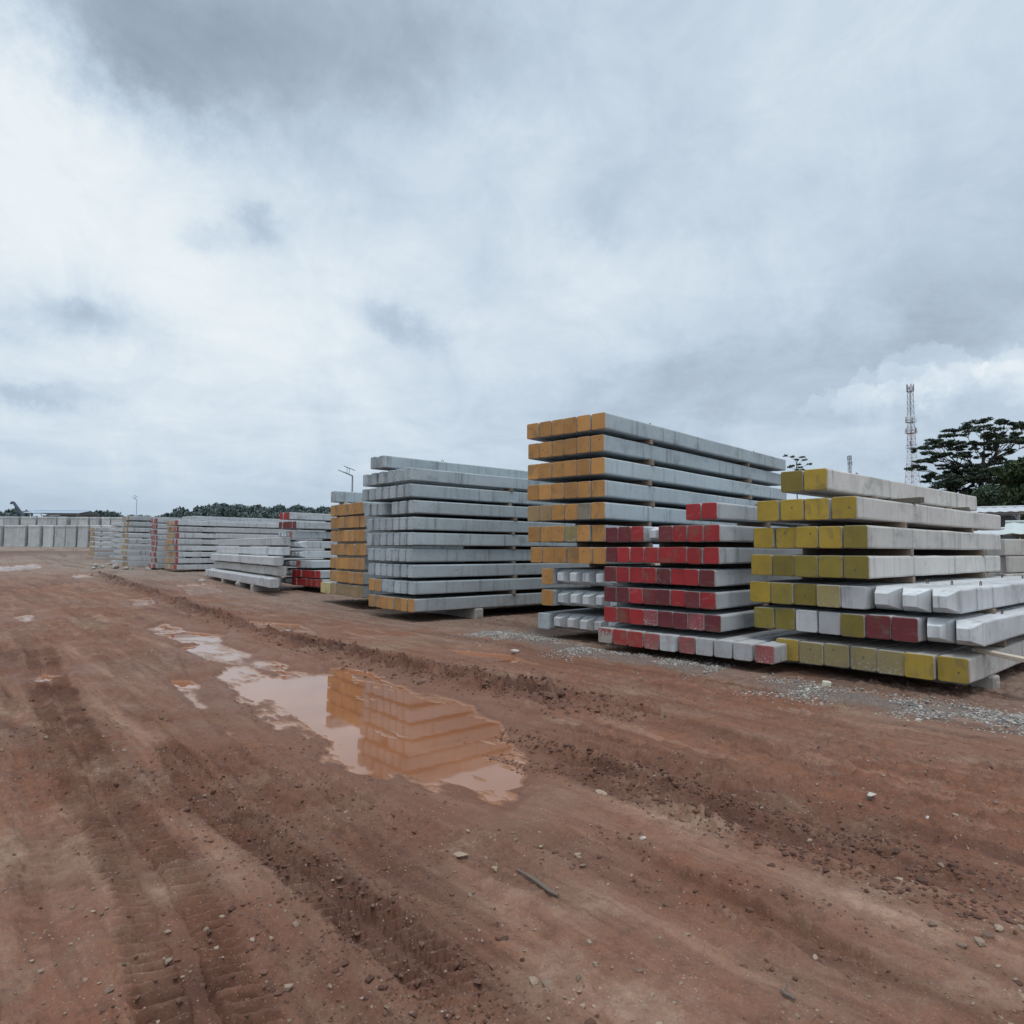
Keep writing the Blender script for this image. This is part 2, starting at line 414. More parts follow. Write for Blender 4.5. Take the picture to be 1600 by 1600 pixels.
# ruts: pixel polyline, half width (m), depth (m), berm (m), lug spacing (m, 0 = none), lug height, darkness
TRACKS = [
    ([(60, 1010), (95, 1110), (150, 1230), (215, 1340), (275, 1450), (330, 1600), (380, 1750)], 0.21, 0.030, 0.030, 0.085, 0.072, 0.80),
    ([(250, 1150), (330, 1245), (430, 1330), (530, 1405), (620, 1475), (700, 1540), (800, 1640)], 0.13, 0.034, 0.026, 0.080, 0.072, 0.80),
    ([(740, 1138), (850, 1180), (960, 1207), (1080, 1248), (1240, 1302), (1400, 1352), (1640, 1420)], 0.16, 0.050, 0.032, 0.12, 0.034, 1.0),
    ([(275, 985), (315, 1060), (365, 1112), (460, 1165), (580, 1232), (760, 1285), (980, 1340), (1230, 1430), (1420, 1520)], 0.17, 0.026, 0.016, 0.10, 0.014, 0.40),
    ([(150, 1000), (190, 1050), (250, 1110), (330, 1180), (450, 1270), (600, 1360), (760, 1450)], 0.13, 0.014, 0.010, 0.09, 0.010, 0.22),
    ([(870, 1300), (1000, 1345), (1200, 1440), (1330, 1510), (1500, 1620)], 0.10, 0.022, 0.026, 0.0, 0.0, 0.40),
    ([(700, 1400), (830, 1480), (960, 1570), (1080, 1680)], 0.12, 0.012, 0.008, 0.09, 0.010, 0.15),
    ([(560, 1020), (800, 1068), (1000, 1112), (1300, 1205), (1640, 1330)], 0.16, 0.028, 0.030, 0.12, 0.012, 0.55),
    ([(20, 930), (110, 960), (180, 1000), (215, 1040)], 0.30, 0.02, 0.02, 0.0, 0.0, 0.25),
    ([(640, 1095), (800, 1140), (1000, 1195), (1250, 1275), (1450, 1345), (1660, 1410)], 0.13, 0.022, 0.02, 0.11, 0.012, 0.45),
    ([(120, 960), (200, 1010), (300, 1085), (410, 1165), (560, 1255), (760, 1340), (960, 1430)], 0.14, 0.022, 0.016, 0.10, 0.012, 0.35),
    ([(0, 1000), (40, 1100), (70, 1230), (95, 1380), (110, 1560)], 0.16, 0.020, 0.018, 0.09, 0.014, 0.30),
    ([(1000, 1230), (1180, 1290), (1360, 1370), (1640, 1500)], 0.12, 0.020, 0.022, 0.0, 0.0, 0.40),
]
TRACKS = [(smooth_poly(t_[0]),) + t_[1:] for t_ in TRACKS]
RIDGE = smooth_poly([(150, 905), (230, 932), (330, 962), (450, 998), (560, 1024), (700, 1056), (840, 1084), (980, 1112)])
GRAVEL = [(smooth_poly([(760, 990), (840, 1005), (960, 1030), (1120, 1052)]), 0.42), (smooth_poly([(1170, 1068), (1260, 1080), (1400, 1103), (1520, 1118), (1680, 1140)]), 0.36)]
WATER_Z = -0.070
PUDDLES = [  # pixel polygons, depth (m)
    ([(318, 1052), (352, 1034), (420, 1040), (480, 1040), (530, 1036), (590, 1044), (665, 1066), (745, 1086), (805, 1120), (838, 1160), (836, 1205), (852, 1255),
      (800, 1268), (720, 1250), (640, 1220), (560, 1200), (490, 1182), (430, 1150), (385, 1118), (340, 1088)], 0.050),
    ([(225, 980), (258, 970), (296, 982), (352, 988), (346, 1000), (286, 1002)], 0.03),
    ([(282, 1008), (335, 998), (400, 1016), (398, 1034), (325, 1030)], 0.035),
    ([(350, 1040), (405, 1022), (456, 1034), (440, 1052), (375, 1052)], 0.03),
    ([(268, 1056), (304, 1056), (336, 1102), (306, 1106), (278, 1088)], 0.03),
    ([(330, 1126), (364, 1128), (388, 1148), (350, 1148)], 0.03),
    ([(22, 964), (48, 958), (66, 966), (40, 973)], 0.03),
    ([(28, 1057), (70, 1048), (104, 1051), (60, 1063)], 0.03),
    ([(195, 940), (235, 936), (252, 946), (208, 950)], 0.03),
    ([(375, 966), (470, 972), (505, 992), (415, 986)], 0.022),
    ([(275, 921), (330, 918), (352, 930), (298, 935)], 0.025),
    ([(110, 908), (140, 906), (146, 911), (116, 913)], 0.025),
    ([(-40, 900), (60, 894), (70, 899), (-30, 906)], 0.025),
    ([(700, 1010), (800, 1018), (880, 1040), (760, 1034)], 0.020),
]
PALE = [(*on_z(px, py)[:2], r_) for px, py, r_ in [(40, 1330, .35), (60, 1560, .25), (150, 1250, .22), (175, 1200, .15), (230, 1400, .06), (820, 1450, .22), (920, 1560, .22), (440, 1240, .3), (700, 1010, .5), (1050, 1290, .25), (480, 1560, .12), (1400, 1450, .2), (140, 970, .6), (60, 1120, .4)]]
def sdf_poly(x, y, p):
    d = np.full(x.shape, 1e9); ins = np.zeros(x.shape, bool)
    for a, b in zip(p, np.roll(p, -1, 0)):
        ex, ey = b - a; wx = x - a[0]; wy = y - a[1]
        t = np.clip((wx * ex + wy * ey) / (ex * ex + ey * ey), 0, 1)
        d = np.minimum(d, np.hypot(wx - t * ex, wy - t * ey))
        c1 = (a[1] <= y) != (b[1] <= y)
        with np.errstate(divide='ignore', invalid='ignore'):
            xc = a[0] + (y - a[1]) / (ey if ey != 0 else 1e-9) * ex
        ins ^= c1 & (x < xc)
    return np.where(ins, -d, d)
PUDDLES = [(wpts(p_), dp) for p_, dp in PUDDLES]
def ground_near(x, y):
    """height plus surface masks in the detailed part of the yard"""
    z = 0.030 * fbm(x, y, 2.6, 3, 0.5, 3) + 0.016 * fbm(x, y, 0.55, 3, 0.55, 21)
    rough = sstep(-0.15, 0.3, fbm(x, y, 1.7, 3, 0.5, 55))
    fine = fbm(x, y, 0.10, 4, 0.62, 77)
    z += (0.011 + 0.024 * rough) * fine
    cl = fbm(x, y, 0.05, 3, 0.6, 91); z += (0.006 + 0.010 * rough) * cl + 0.030 * np.clip(cl - 0.30, 0, 1) * (0.5 + rough)
    dark = 0.30 * rough * sstep(0.0, 0.35, fine + 0.3 * fbm(x, y, .4, 2, .5, 5)); 
    # stretched smears along the way the trucks drive
    cA, sA = math.cos(R(132)), math.sin(R(132))
    al = x * cA + y * sA; ac = -x * sA + y * cA
    ac = ac + 0.30 * fbm(al, ac, 3.0, 2, .5, 133)
    smear = fbm(al * 0.11, ac, 0.42, 3, 0.55, 130)
    fsm = fbm(al * 0.10, ac, 0.11, 3, 0.6, 139)
    z += 0.018 * smear + 0.011 * fsm * sstep(-.25, .25, fbm(x, y, 2.2, 3, .5, 141))
    z += (0.003 + 0.005 * rough) * fbm(x, y, 0.028, 2, .6, 143)
    dark = np.maximum(dark, 0.42 * sstep(0.12, 0.42, -smear) + 0.28 * sstep(0.1, 0.4, -fsm))
    for (p_, hw, dp, bm_, lug, lh, dk) in TRACKS:
        d, sg, run, tot = polydist(x, y, p_)
        d = d + 0.05 * fbm(x, y, 0.5, 3, 0.5, int(hw * 1000))
        fade = sstep(0, 0.8, run) * sstep(0, 0.8, tot - run) * (0.55 + 0.9 * np.clip(0.5 + fbm(run, run * 0 + hw * 90, 1.3, 3, .5, 8), 0, 1))
        ins = 1 - sstep(hw * 0.75, hw * 1.1, d)
        z -= dp * ins * fade
        br = np.exp(-((d - hw * 1.30) / (hw * 0.30)) ** 2)
        rag = 0.7 + 1.1 * np.clip(fbm(x, y, 0.09, 3, 0.6, 61) + 0.2, 0, .7)
        z += bm_ * br * fade * rag
        if lug > 0:
            ph = run / lug + sg * d / hw * 0.55 + 0.25 * fbm(x, y, 0.4, 2, 0.5, 19)
            saw = ph - np.floor(ph)
            lugp = sstep(0.0, 0.35, saw) * (1 - sstep(0.55, 0.64, saw))
            half = sstep(0.10, 0.2, d / hw)
            z += lh * (lugp - 0.4) * half * ins * fade * (0.6 + 0.8 * np.clip(0.5 + fbm(x, y, .3, 2, .5, 33), 0, 1))
        dark = np.maximum(dark, dk * np.clip(ins * fade + 0.25 * br * fade, 0, 1) * (0.75 + 0.7 * fbm(x, y, 0.25, 3, .5, 12)))
    # churned clay ridge on the far side of the puddle
    d, sg, run, tot = polydist(x, y, RIDGE)
    rd = np.exp(-((d + 0.12 * fbm(x, y, 0.6, 3, .5, 44)) / 0.34) ** 2) * sstep(0, 1.5, run) * sstep(0, 1.5, tot - run)
    z += rd * (0.050 + 0.18 * fbm(x, y, 0.16, 5, 0.66, 46))
    dark = np.maximum(dark, 1.0 * rd * (0.8 + 0.8 * fbm(x, y, .3, 3, .5, 48)))
    # keep the open ground above the water table, then sink the puddles
    pd = np.full(x.shape, 1e9); pm = np.zeros_like(x); pt_ = np.zeros_like(x)
    for p_, dp in PUDDLES:
        lo = p_.min(0) - 1.5; hi_ = p_.max(0) + 1.5
        m_ = (x > lo[0]) & (x < hi_[0]) & (y > lo[1]) & (y < hi_[1])
        if not m_.any(): continue
        xm, ym = x[m_], y[m_]
        s_ = sdf_poly(xm, ym, p_); big_ = dp > .04
        s_ = s_ + (0.20 if big_ else 0.13) * fbm(xm, ym, 0.8, 5, 0.6, 71) - (.0 if big_ else .03)
        k_ = 1 - (sstep(-.22, .16, s_) if big_ else sstep(-.11, .09, s_))
        tgt = WATER_Z - .004 - .022 * sstep(0.10, 0.9, -s_) + .050 * np.clip(fbm(xm * .8 + ym * .5, ym * .45, 0.34, 5, .62, 73) + .02 + .22 * sstep(-1.2, -3.2, xm), -.3, 1) * (1 if big_ else .5)
        better = k_ > pm[m_]
        pt_[m_] = np.where(better, tgt, pt_[m_]); pm[m_] = np.maximum(pm[m_], k_); pd[m_] = np.minimum(pd[m_], s_)
    z = np.maximum(z + .012, WATER_Z + .018)
    flat = 1 - sstep(0.0, 0.5, pd)
    z = z * (1 - .5 * flat)
    z = z * (1 - pm) + pt_ * pm
    wet = 1 - sstep(-0.1, 0.75, pd + 0.25 * fbm(x, y, .5, 3, .5, 72))
    grav = np.zeros_like(x)
    for gp, gw in GRAVEL:
        d, sg, run, tot = polydist(x, y, gp)
        g_ = (1 - sstep(gw * 0.4, gw * 1.1, d + 0.35 * gw * 2 * fbm(x, y, 0.5, 4, .6, 27))) * sstep(0, 0.8, run + .3) * sstep(0, .8, tot - run + .3)
        grav = np.maximum(grav, g_)
    z += grav * 0.02
    hw_ = z - WATER_Z; shine = (1 - sstep(0.003, 0.014, hw_)) * (pd < .6)
    dark = np.maximum(dark, .55 * sstep(.006, .016, hw_) * (1 - sstep(.02, .05, hw_)) * (pd < .5))
    pale = np.zeros_like(x)
    for qx, qy, qr in PALE:
        pale = np.maximum(pale, np.exp(-((al - qx * cA - qy * sA) / (qr * 2.2)) ** 2 - ((ac + qx * sA - qy * cA) / qr) ** 2))
    pale = pale * sstep(-.35, .25, fbm(x, y, .6, 4, .6, 151))
    return z, np.clip(dark, 0, 1), np.clip(wet, 0, 1), np.clip(grav, 0, 1), shine, pale
def ground_z(x, y):
    x = np.atleast_1d(np.asarray(x, float)); y = np.atleast_1d(np.asarray(y, float))
    r = np.hypot(x, y)
    zn = ground_near(x, y)[0]
    return zn * (1 - sstep(60, 110, r)) + terrain(x, y)

# one polar sheet, fine near the camera, out to the horizon
fine_a = np.linspace(R(-49), R(49), 1050)
rest = np.linspace(R(49), R(311), 70)[1:-1]
ang = np.r_[fine_a, rest]
rad = np.r_[0.7, 1.1, np.geomspace(1.5, 30, 920), np.geomspace(30.2, 130, 110), np.geomspace(140, 5000, 26)]
AN, RA = np.meshgrid(ang, rad)
GX = (RA * np.sin(AN)).ravel(); GY = (RA * np.cos(AN)).ravel()
zn, gdark, gwet, ggrav, gshine, gpale = ground_near(GX, GY)
fade = 1 - sstep(60, 110, RA.ravel())
GZ = zn * fade + terrain(GX, GY)
bm_ = np.exp(-((RA.ravel() - 66) / 3.0) ** 2) * sstep(.25, .45, -GX / RA.ravel()) * (.6 + .8 * np.clip(.5 + fbm(GX, GY, 4, 4, .6, 7), 0, 1))
GZ = GZ + bm_ * .28
gdark = np.maximum(gdark, np.clip(bm_ * .9 + .35 * sstep(.1, .4, fbm(GX, GY * .5, 5, 4, .6, 17)) * sstep(25, 40, RA.ravel()), 0, 1) * .75)
nr, na = RA.shape
ii = np.arange(nr - 1)[:, None] * na; jj = np.arange(na)[None, :]
jn = (jj + 1) % na
quads = np.stack([(ii + jj).ravel(), (ii + jn).ravel(), (ii + na + jn).ravel(), (ii + na + jj).ravel()], 1)
quads = quads[:, ::-1]
# close the hole under the camera with one ring of quads folded onto a centre vertex
cen = np.full((na,), len(GX))
half = np.stack([np.full(na // 2, len(GX)), (np.arange(na // 2) * 2 + 2) % na, np.arange(na // 2) * 2 + 1, np.arange(na // 2) * 2], 1)
V = np.stack([np.r_[GX, 0.0], np.r_[GY, 0.0], np.r_[GZ, 0.0]], 1)
F4 = np.vstack([quads, half])

def make_ground_mat():
    m_, t, b = mat('mud')
    geo = t.new('ShaderNodeNewGeometry'); pos = geo.outputs['Position']
    def attr(nm):
        a = t.new('ShaderNodeAttribute'); a.attribute_name = nm; return a.outputs['Fac']
    dk, wt, gv, shn, pal = attr('dark'), attr('wet'), attr('gravel'), attr('shine'), attr('pale')
    big = t.noise(pos, 0.33, 5, 0.6, 0.5).outputs['Fac']
    mid = t.noise(pos, 1.7, 6, 0.62, 0.6).outputs['Fac']
    sm = t.noise(t.v('MULTIPLY', pos, (1, 1, 1)), 9.0, 6, 0.68).outputs['Fac']
    fn = t.noise(pos, 70.0, 5, 0.75).outputs['Fac']
    # red clay to dry pale crust
    col = t.mix(t.step(t.m('ADD', t.m('MULTIPLY', big, .6), t.m('MULTIPLY', mid, .4)), 0.38, 0.62), (0.222, 0.096, 0.056), (0.215, 0.119, 0.081))
    col = t.mix(t.m('MULTIPLY', t.step(t.m('ADD', mid, t.m('MULTIPLY', t.m('SUBTRACT', sm, .5), .5)), 0.52, 0.68), 0.60), col, (0.33, 0.215, 0.152))
    col = t.mix(t.m('MULTIPLY', t.step(sm, 0.48, 0.62), 0.50), col, (0.135, 0.066, 0.042))
    # drag marks along the way the trucks drive
    mp = t.new('ShaderNodeMapping'); mp.inputs['Rotation'].default_value = (0, 0, R(-132)); mp.inputs['Scale'].default_value = (1, 1, 1); t.l.new(pos, mp.inputs['Vector'])
    stk = t.noise(t.v('MULTIPLY', mp.outputs[0], (0.35, 4.5, 1.0)), 1.0, 5, .62, .35).outputs['Fac']
    stk2 = t.noise(t.v('MULTIPLY', mp.outputs[0], (1.6, 22.0, 1.0)), 1.0, 4, .6, .3).outputs['Fac']
    col = t.mix(t.m('MULTIPLY', t.step(stk, .52, .68), .55), col, (0.125, 0.055, 0.034))
    col = t.mix(t.m('MULTIPLY', t.step(stk, .48, .34), .45), col, (0.35, 0.21, 0.142))
    col = t.mix(t.m('MULTIPLY', t.step(stk2, .52, .68), .35), col, (0.12, 0.058, 0.038))
    col = t.mix(t.m('MULTIPLY', pal, .75), col, t.mix(t.step(sm, .35, .6), (0.42, 0.29, 0.21), (0.29, 0.175, 0.118)))
    # greyer hard-packed ground beside the stacks and far across the yard
    sp = t.new('ShaderNodeSeparateXYZ'); t.l.new(pos, sp.inputs[0])
    side = t.m('ADD', t.m('MULTIPLY', sp.outputs[0], 0.72), t.m('MULTIPLY', sp.outputs[1], 0.69))
    side = t.m('ADD', side, t.m('MULTIPLY', t.m('SUBTRACT', big, 0.5), 5.0))
    side = t.m('ADD', side, t.m('MULTIPLY', t.m('SUBTRACT', mid, 0.5), 2.2))
    far = t.step(side, 7.0, 10.5)
    col = t.mix(t.m('MULTIPLY', far, 0.70), col, t.mix(t.step(sm, .35, .65), (0.165, 0.120, 0.092), (0.265, 0.205, 0.165)))
    ored = t.step(t.m('ADD', big, t.m('MULTIPLY', t.m('SUBTRACT', mid, .5), .5)), 0.58, 0.70)
    col = t.mix(t.m('MULTIPLY', ored, t.m('MULTIPLY', far, 0.55)), col, (0.29, 0.145, 0.085))
    yfar = t.step(sp.outputs[1], 24.0, 42.0)
    col = t.mix(t.m('MULTIPLY', yfar, 0.65), col, (0.27, 0.215, 0.175))
    # fresh, dark, damp clay in the ruts
    col = t.mix(t.m('MULTIPLY', dk, 0.95), col, (0.080, 0.032, 0.020))
    col = t.mix(t.m('MULTIPLY', wt, 0.60), col, (0.185, 0.080, 0.044))
    col = t.mix(t.m('MULTIPLY', shn, 0.85), col, (0.30, 0.135, 0.066))
    # grit
    vo = t.new('ShaderNodeTexVoronoi'); vo.inputs['Scale'].default_value = 38.0; vo.inputs['Randomness'].default_value = 1.0
    t.l.new(pos, vo.inputs['Vector'])
    gs = t.m('MULTIPLY', t.m('LESS_THAN', vo.outputs['Distance'], 0.20), t.m('GREATER_THAN', t.noise(pos, 3.0, 3).outputs['Fac'], 0.56))
    vc = t.new('ShaderNodeSeparateColor'); t.l.new(vo.outputs['Color'], vc.inputs[0])
    gs = t.m('MULTIPLY', gs, t.m('GREATER_THAN', vc.outputs[0], 0.60))
    col = t.mix(t.m('MULTIPLY', gs, 0.6), col, (0.40, 0.31, 0.25))
    vo2 = t.new('ShaderNodeTexVoronoi'); vo2.inputs['Scale'].default_value = 85.0; t.l.new(pos, vo2.inputs['Vector'])
    vc2 = t.new('ShaderNodeSeparateColor'); t.l.new(vo2.outputs['Color'], vc2.inputs[0])
    g2 = t.m('MULTIPLY', t.m('LESS_THAN', vo2.outputs['Distance'], 0.30), t.m('GREATER_THAN', vc2.outputs[0], 0.55))
    col = t.mix(t.m('MULTIPLY', g2, 0.45), col, t.mix(vc2.outputs[1], (0.085, 0.042, 0.03), (0.42, 0.32, 0.25)))
    col = t.mix(t.m('MULTIPLY', gv, 0.6), col, t.mix(t.step(fn, .35, .65), (0.08, 0.07, 0.063), (0.24, 0.22, 0.20)))
    f = t.m('ADD', 0.60, t.m('MULTIPLY', fn, 0.80))
    col = t.v('SCALE', col, scale=f)
    t.l.new(col, b.inputs['Base Color'])
    rg = t.m('SUBTRACT', 0.86, t.m('MULTIPLY', t.m('MAXIMUM', t.m('MULTIPLY', dk, 0.35), t.m('MULTIPLY', wt, 0.9)), 0.36))
    rg = t.m('SUBTRACT', rg, t.m('MULTIPLY', t.step(big, .5, .65), 0.10))
    rg = t.m('ADD', t.m('MULTIPLY', rg, t.m('SUBTRACT', 1.0, shn)), t.m('MULTIPLY', shn, 0.10))
    t.l.new(rg, b.inputs['Roughness']); b.inputs['Specular IOR Level'].default_value = 0.25
    bp = t.new('ShaderNodeBump'); t.l.new(t.m('MULTIPLY', 0.9, t.m('SUBTRACT', 1.0, t.m('MULTIPLY', shn, .92))), bp.inputs['Strength']); bp.inputs['Distance'].default_value = 0.014
    hh = t.m('ADD', t.m('MULTIPLY', sm, 0.8), t.m('ADD', t.m('MULTIPLY', fn, 0.55), t.m('MULTIPLY', stk2, .35)))
    hh = t.m('ADD', hh, t.m('MULTIPLY', g2, 0.25))
    t.l.new(hh, bp.inputs['Height']); t.l.new(bp.outputs[0], b.inputs['Normal'])
    return m_
M_MUD = make_ground_mat()
gme = np_mesh('ground', V, F4, M_MUD, smooth=True)
for nm, arr in (('dark', gdark), ('wet', gwet), ('gravel', ggrav), ('shine', gshine), ('pale', gpale)):
    a = gme.attributes.new(nm, 'FLOAT', 'POINT'); a.data.foreach_set('value', np.r_[arr * (1 - sstep(90, 120, RA.ravel())), 0].astype(np.float32))
tag(link('ground', gme), kind='structure')

# standing water: a flat sheet over every cell that dips below the water level
low_ = (GZ < WATER_Z + 0.004) & (np.hypot(GX, GY) < 45)
m_ = low_[quads].any(1)
wq = quads[m_]
used, inv = np.unique(wq, return_inverse=True)
WV = np.stack([GX[used], GY[used], np.full(len(used), WATER_Z)], 1)
mw, t, b = mat('muddy_water')
geo = t.new('ShaderNodeNewGeometry')
wn_ = t.noise(geo.outputs['Position'], 0.8, 4, 0.5).outputs['Fac']
wc = t.mix(t.step(wn_, .35, .65), (0.26, 0.100, 0.044), (0.31, 0.125, 0.056))
t.l.new(wc, b.inputs['Base Color']); b.inputs['Roughness'].default_value = 0.03; b.inputs['IOR'].default_value = 1.5
bp = t.new('ShaderNodeBump'); bp.inputs['Strength'].default_value = 0.03; bp.inputs['Distance'].default_value = 0.01
t.l.new(t.noise(geo.outputs['Position'], 5.0, 2).outputs['Fac'], bp.inputs['Height']); t.l.new(bp.outputs[0], b.inputs['Normal'])
tag(link('water', np_mesh('water', WV, inv.reshape(wq.shape), mw, smooth=True)), kind='structure')

# ------------------------------------------------------------------ piles
ORD = ['first', 'second', 'third', 'fourth', 'fifth', 'sixth', 'seventh', 'eighth', 'ninth', 'tenth', 'eleventh', 'twelfth']
ORANGE = (0.47, 0.232, 0.062); TAN = (0.32, 0.215, 0.10); FADED = (0.23, 0.20, 0.145)
RED = (0.34, 0.017, 0.019); DRED = (0.155, 0.020, 0.024); PALERED = (0.32, 0.075, 0.08)
YELLOW = (0.40, 0.272, 0.028); OLIVE = (0.24, 0.185, 0.024); FYEL = (0.28, 0.225, 0.09); CREAM = (0.52, 0.42, 0.17)
PAINTS = {'o': (ORANGE, .95, 'orange-ended'), 't': (TAN, .9, 'tan-ended'), 'f': (FADED, .85, 'faded-ended'),
          'r': (RED, .96, 'red-ended'), 'd': (DRED, .93, 'dark red-ended'), 'p': (PALERED, .62, 'worn red-ended'), 'x': (RED, .28, 'peeling red-ended'),
          'y': (YELLOW, .95, 'yellow-ended'), 'l': (OLIVE, .95, 'olive yellow-ended'), 'w': (FYEL, .70, 'faded yellow-ended'), 'c': (CREAM, .9, 'cream-ended')}
_cache = {}
def prof(wd, h, ch, inset=0.0):
    x, z0, z1 = wd / 2 - inset, inset, h - inset
    c = max(ch - inset * .5, .004); k_ = c * 0.29
    return [(-x, z0 + c), (-x + k_, z0 + k_), (-x + c, z0), (x - c, z0), (x - k_, z0 + k_), (x, z0 + c),
            (x, z1 - c), (x - k_, z1 - k_), (x - c, z1), (-x + c, z1), (-x + k_, z1 - k_), (-x, z1 - c)]
def loft(mb, rings, mi=0, cap0=True, cap1=True, sm=False):
    n = len(rings[0]); vs = [p for r_ in rings for p in r_]; fs = []
    for i in range(len(rings) - 1):
        for j in range(n):
            fs.append([i * n + j, i * n + (j + 1) % n, (i + 1) * n + (j + 1) % n, (i + 1) * n + j])
    if cap0: fs.append(list(range(n))[::-1])
    if cap1: fs.append([(len(rings) - 1) * n + j for j in range(n)])
    mb.add(vs, fs, mi, sm)
def pile_mesh(wd, h, L, front):
    """front: 'plain', 'cap' (the painted cap takes the first 15 mm) or 'tip' (a tapered shoe takes over)"""
    key = (round(wd, 2), h, L, front)
    if key in _cache: return _cache[key]
    wd = key[0]; ch = 0.026; mb = MB()
    ring = lambda y, ins: [(x, y, z) for x, z in prof(wd, h, ch, ins)]
    rr = [ring(0, .008), ring(.009, 0)] if front == 'plain' else [ring(0.015 if front == 'tip' else .05, 0)]
    # a hint of camber so that the long edges are not ruler-straight
    seg = 12
    for i in range(seg + 1):
        y = .06 + (L - .08) * i / seg
        cz = 0.006 * math.sin(math.pi * i / seg) * random.choice((-1, 1)) * .5; cx = random.uniform(-.003, .003)
        rr.append([(x + cx + random.uniform(-.0025, .0025), y, z + cz + random.uniform(-.0025, .0025)) for x, _, z in ring(y, 0)])
    rr += [ring(L, .008)]
    loft(mb, rr)
    me = mb.mesh('concrete_pile', M_CONC); _cache[key] = me; return me
def cap_mesh(wd, h):
    key = ('cap', round(wd, 2), h)
    if key not in _cache:
        mb = MB(); ring = lambda y, ins: [(x, y, z) for x, z in prof(key[1], h, .026, ins)]
        loft(mb, [ring(0, .008), ring(.008, 0), ring(.05, 0)], cap1=False); _cache[key] = mb.mesh('painted_end', M_PAINT)
    return _cache[key]
def tip_mesh(wd, h):
    key = ('tip', round(wd, 2), h)
    if key not in _cache:
        mb = MB(); wd = key[1]
        def ring(y, sc):
            return [(x * sc, y, h / 2 + (z - h / 2) * sc) for x, z in prof(wd, h, .012)]
        loft(mb, [ring(-.27, .46), ring(-.262, .50), ring(.0, .995), ring(.015, 1.0)], cap1=False); _cache[key] = mb.mesh('pointed_tip', M_CONC)
    return _cache[key]
def loop_mesh():
    if 'loop' not in _cache:
        mb = MB(); mb.tube([(0, -.035, -.012), (0, -.035, .03), (0, -.022, .052), (0, 0, .06), (0, .022, .052), (0, .035, .03), (0, .035, -.012)], .007, 6)
        _cache['loop'] = mb.mesh('lifting_loop', M_STEEL)
    return _cache['loop']
NPILE = 0
def pile(loc, phi, wd, h, L, code, tint, label, group, dots=False, loops=False, tilt=0.0):
    """one concrete pile; code: paint letter, '-' plain end, '^' pointed tip"""
    global NPILE; NPILE += 1
    front = 'tip' if code == '^' else ('plain' if code == '-' else 'cap')
    o = link('concrete_pile', pile_mesh(wd, h, L, front), None, loc, (tilt, 0, -phi + random.uniform(-.004, .004)))
    tv = random.uniform(.93, 1.06)
    o.color = (tint[0] * tv, tint[1] * tv, tint[2] * tv, 1.0 if dots else 0.0)
    tag(o, label, 'concrete pile', group)
    if code == '^':
        q = link('pointed_tip', tip_mesh(wd, h), o); q.color = (tint[0] * 1.12, tint[1] * 1.13, tint[2] * 1.13, 0.0)
    elif front == 'cap':
        c, wr, nm = PAINTS[code]
        q = link('painted_end', cap_mesh(wd, h), o); v_ = random.uniform(.88, 1.1)
        q.color = (c[0] * v_, c[1] * v_, c[2] * v_, min(1, max(0, wr + random.uniform(-.10, .05))))
    if loops:
        for fr in (.207, .793): link('lifting_loop', loop_mesh(), o, (random.uniform(-.02, .02), L * fr, h))
    return o

class Frame:
    """front line of a stack: reference pixel column and depth, phi = turn of the piles away from straight ahead"""
    def __init__(s, px, depth, phi_deg):
        p = at(px, 858, depth); s.p0 = Vector((p.x, p.y)); s.phi = R(phi_deg)
        s.u = Vector((math.sin(s.phi), math.cos(s.phi))); s.v = Vector((math.cos(s.phi), -math.sin(s.phi)))
    def hit(s, px, py):
        """where the sight line through a pixel meets the front plane: offset along v, height"""
        d = ray(px, py); d2 = Vector((d.x, d.y))
        # t*d2 = p0 + q*v
        det = d2.x * (-s.v.y) + s.v.x * d2.y
        t = (s.p0.x * (-s.v.y) + s.v.x * s.p0.y) / det
        q = (d2 * t - s.p0).dot(s.v)
        return q, CAMZ + d.z * t
    def along(s, q, px):
        """run along the side face through offset q where pixel column px meets it"""
        a = s.p0 + s.v * q; d = ray(px, 858); d2 = Vector((d.x, d.y))
        det = d2.x * (-s.u.y) + s.u.x * d2.y
        t = (a.x * (-s.u.y) + s.u.x * a.y) / det
        return (d2 * t - a).dot(s.u)
    def xy(s, q, r_): return s.p0 + s.v * q + s.u * r_

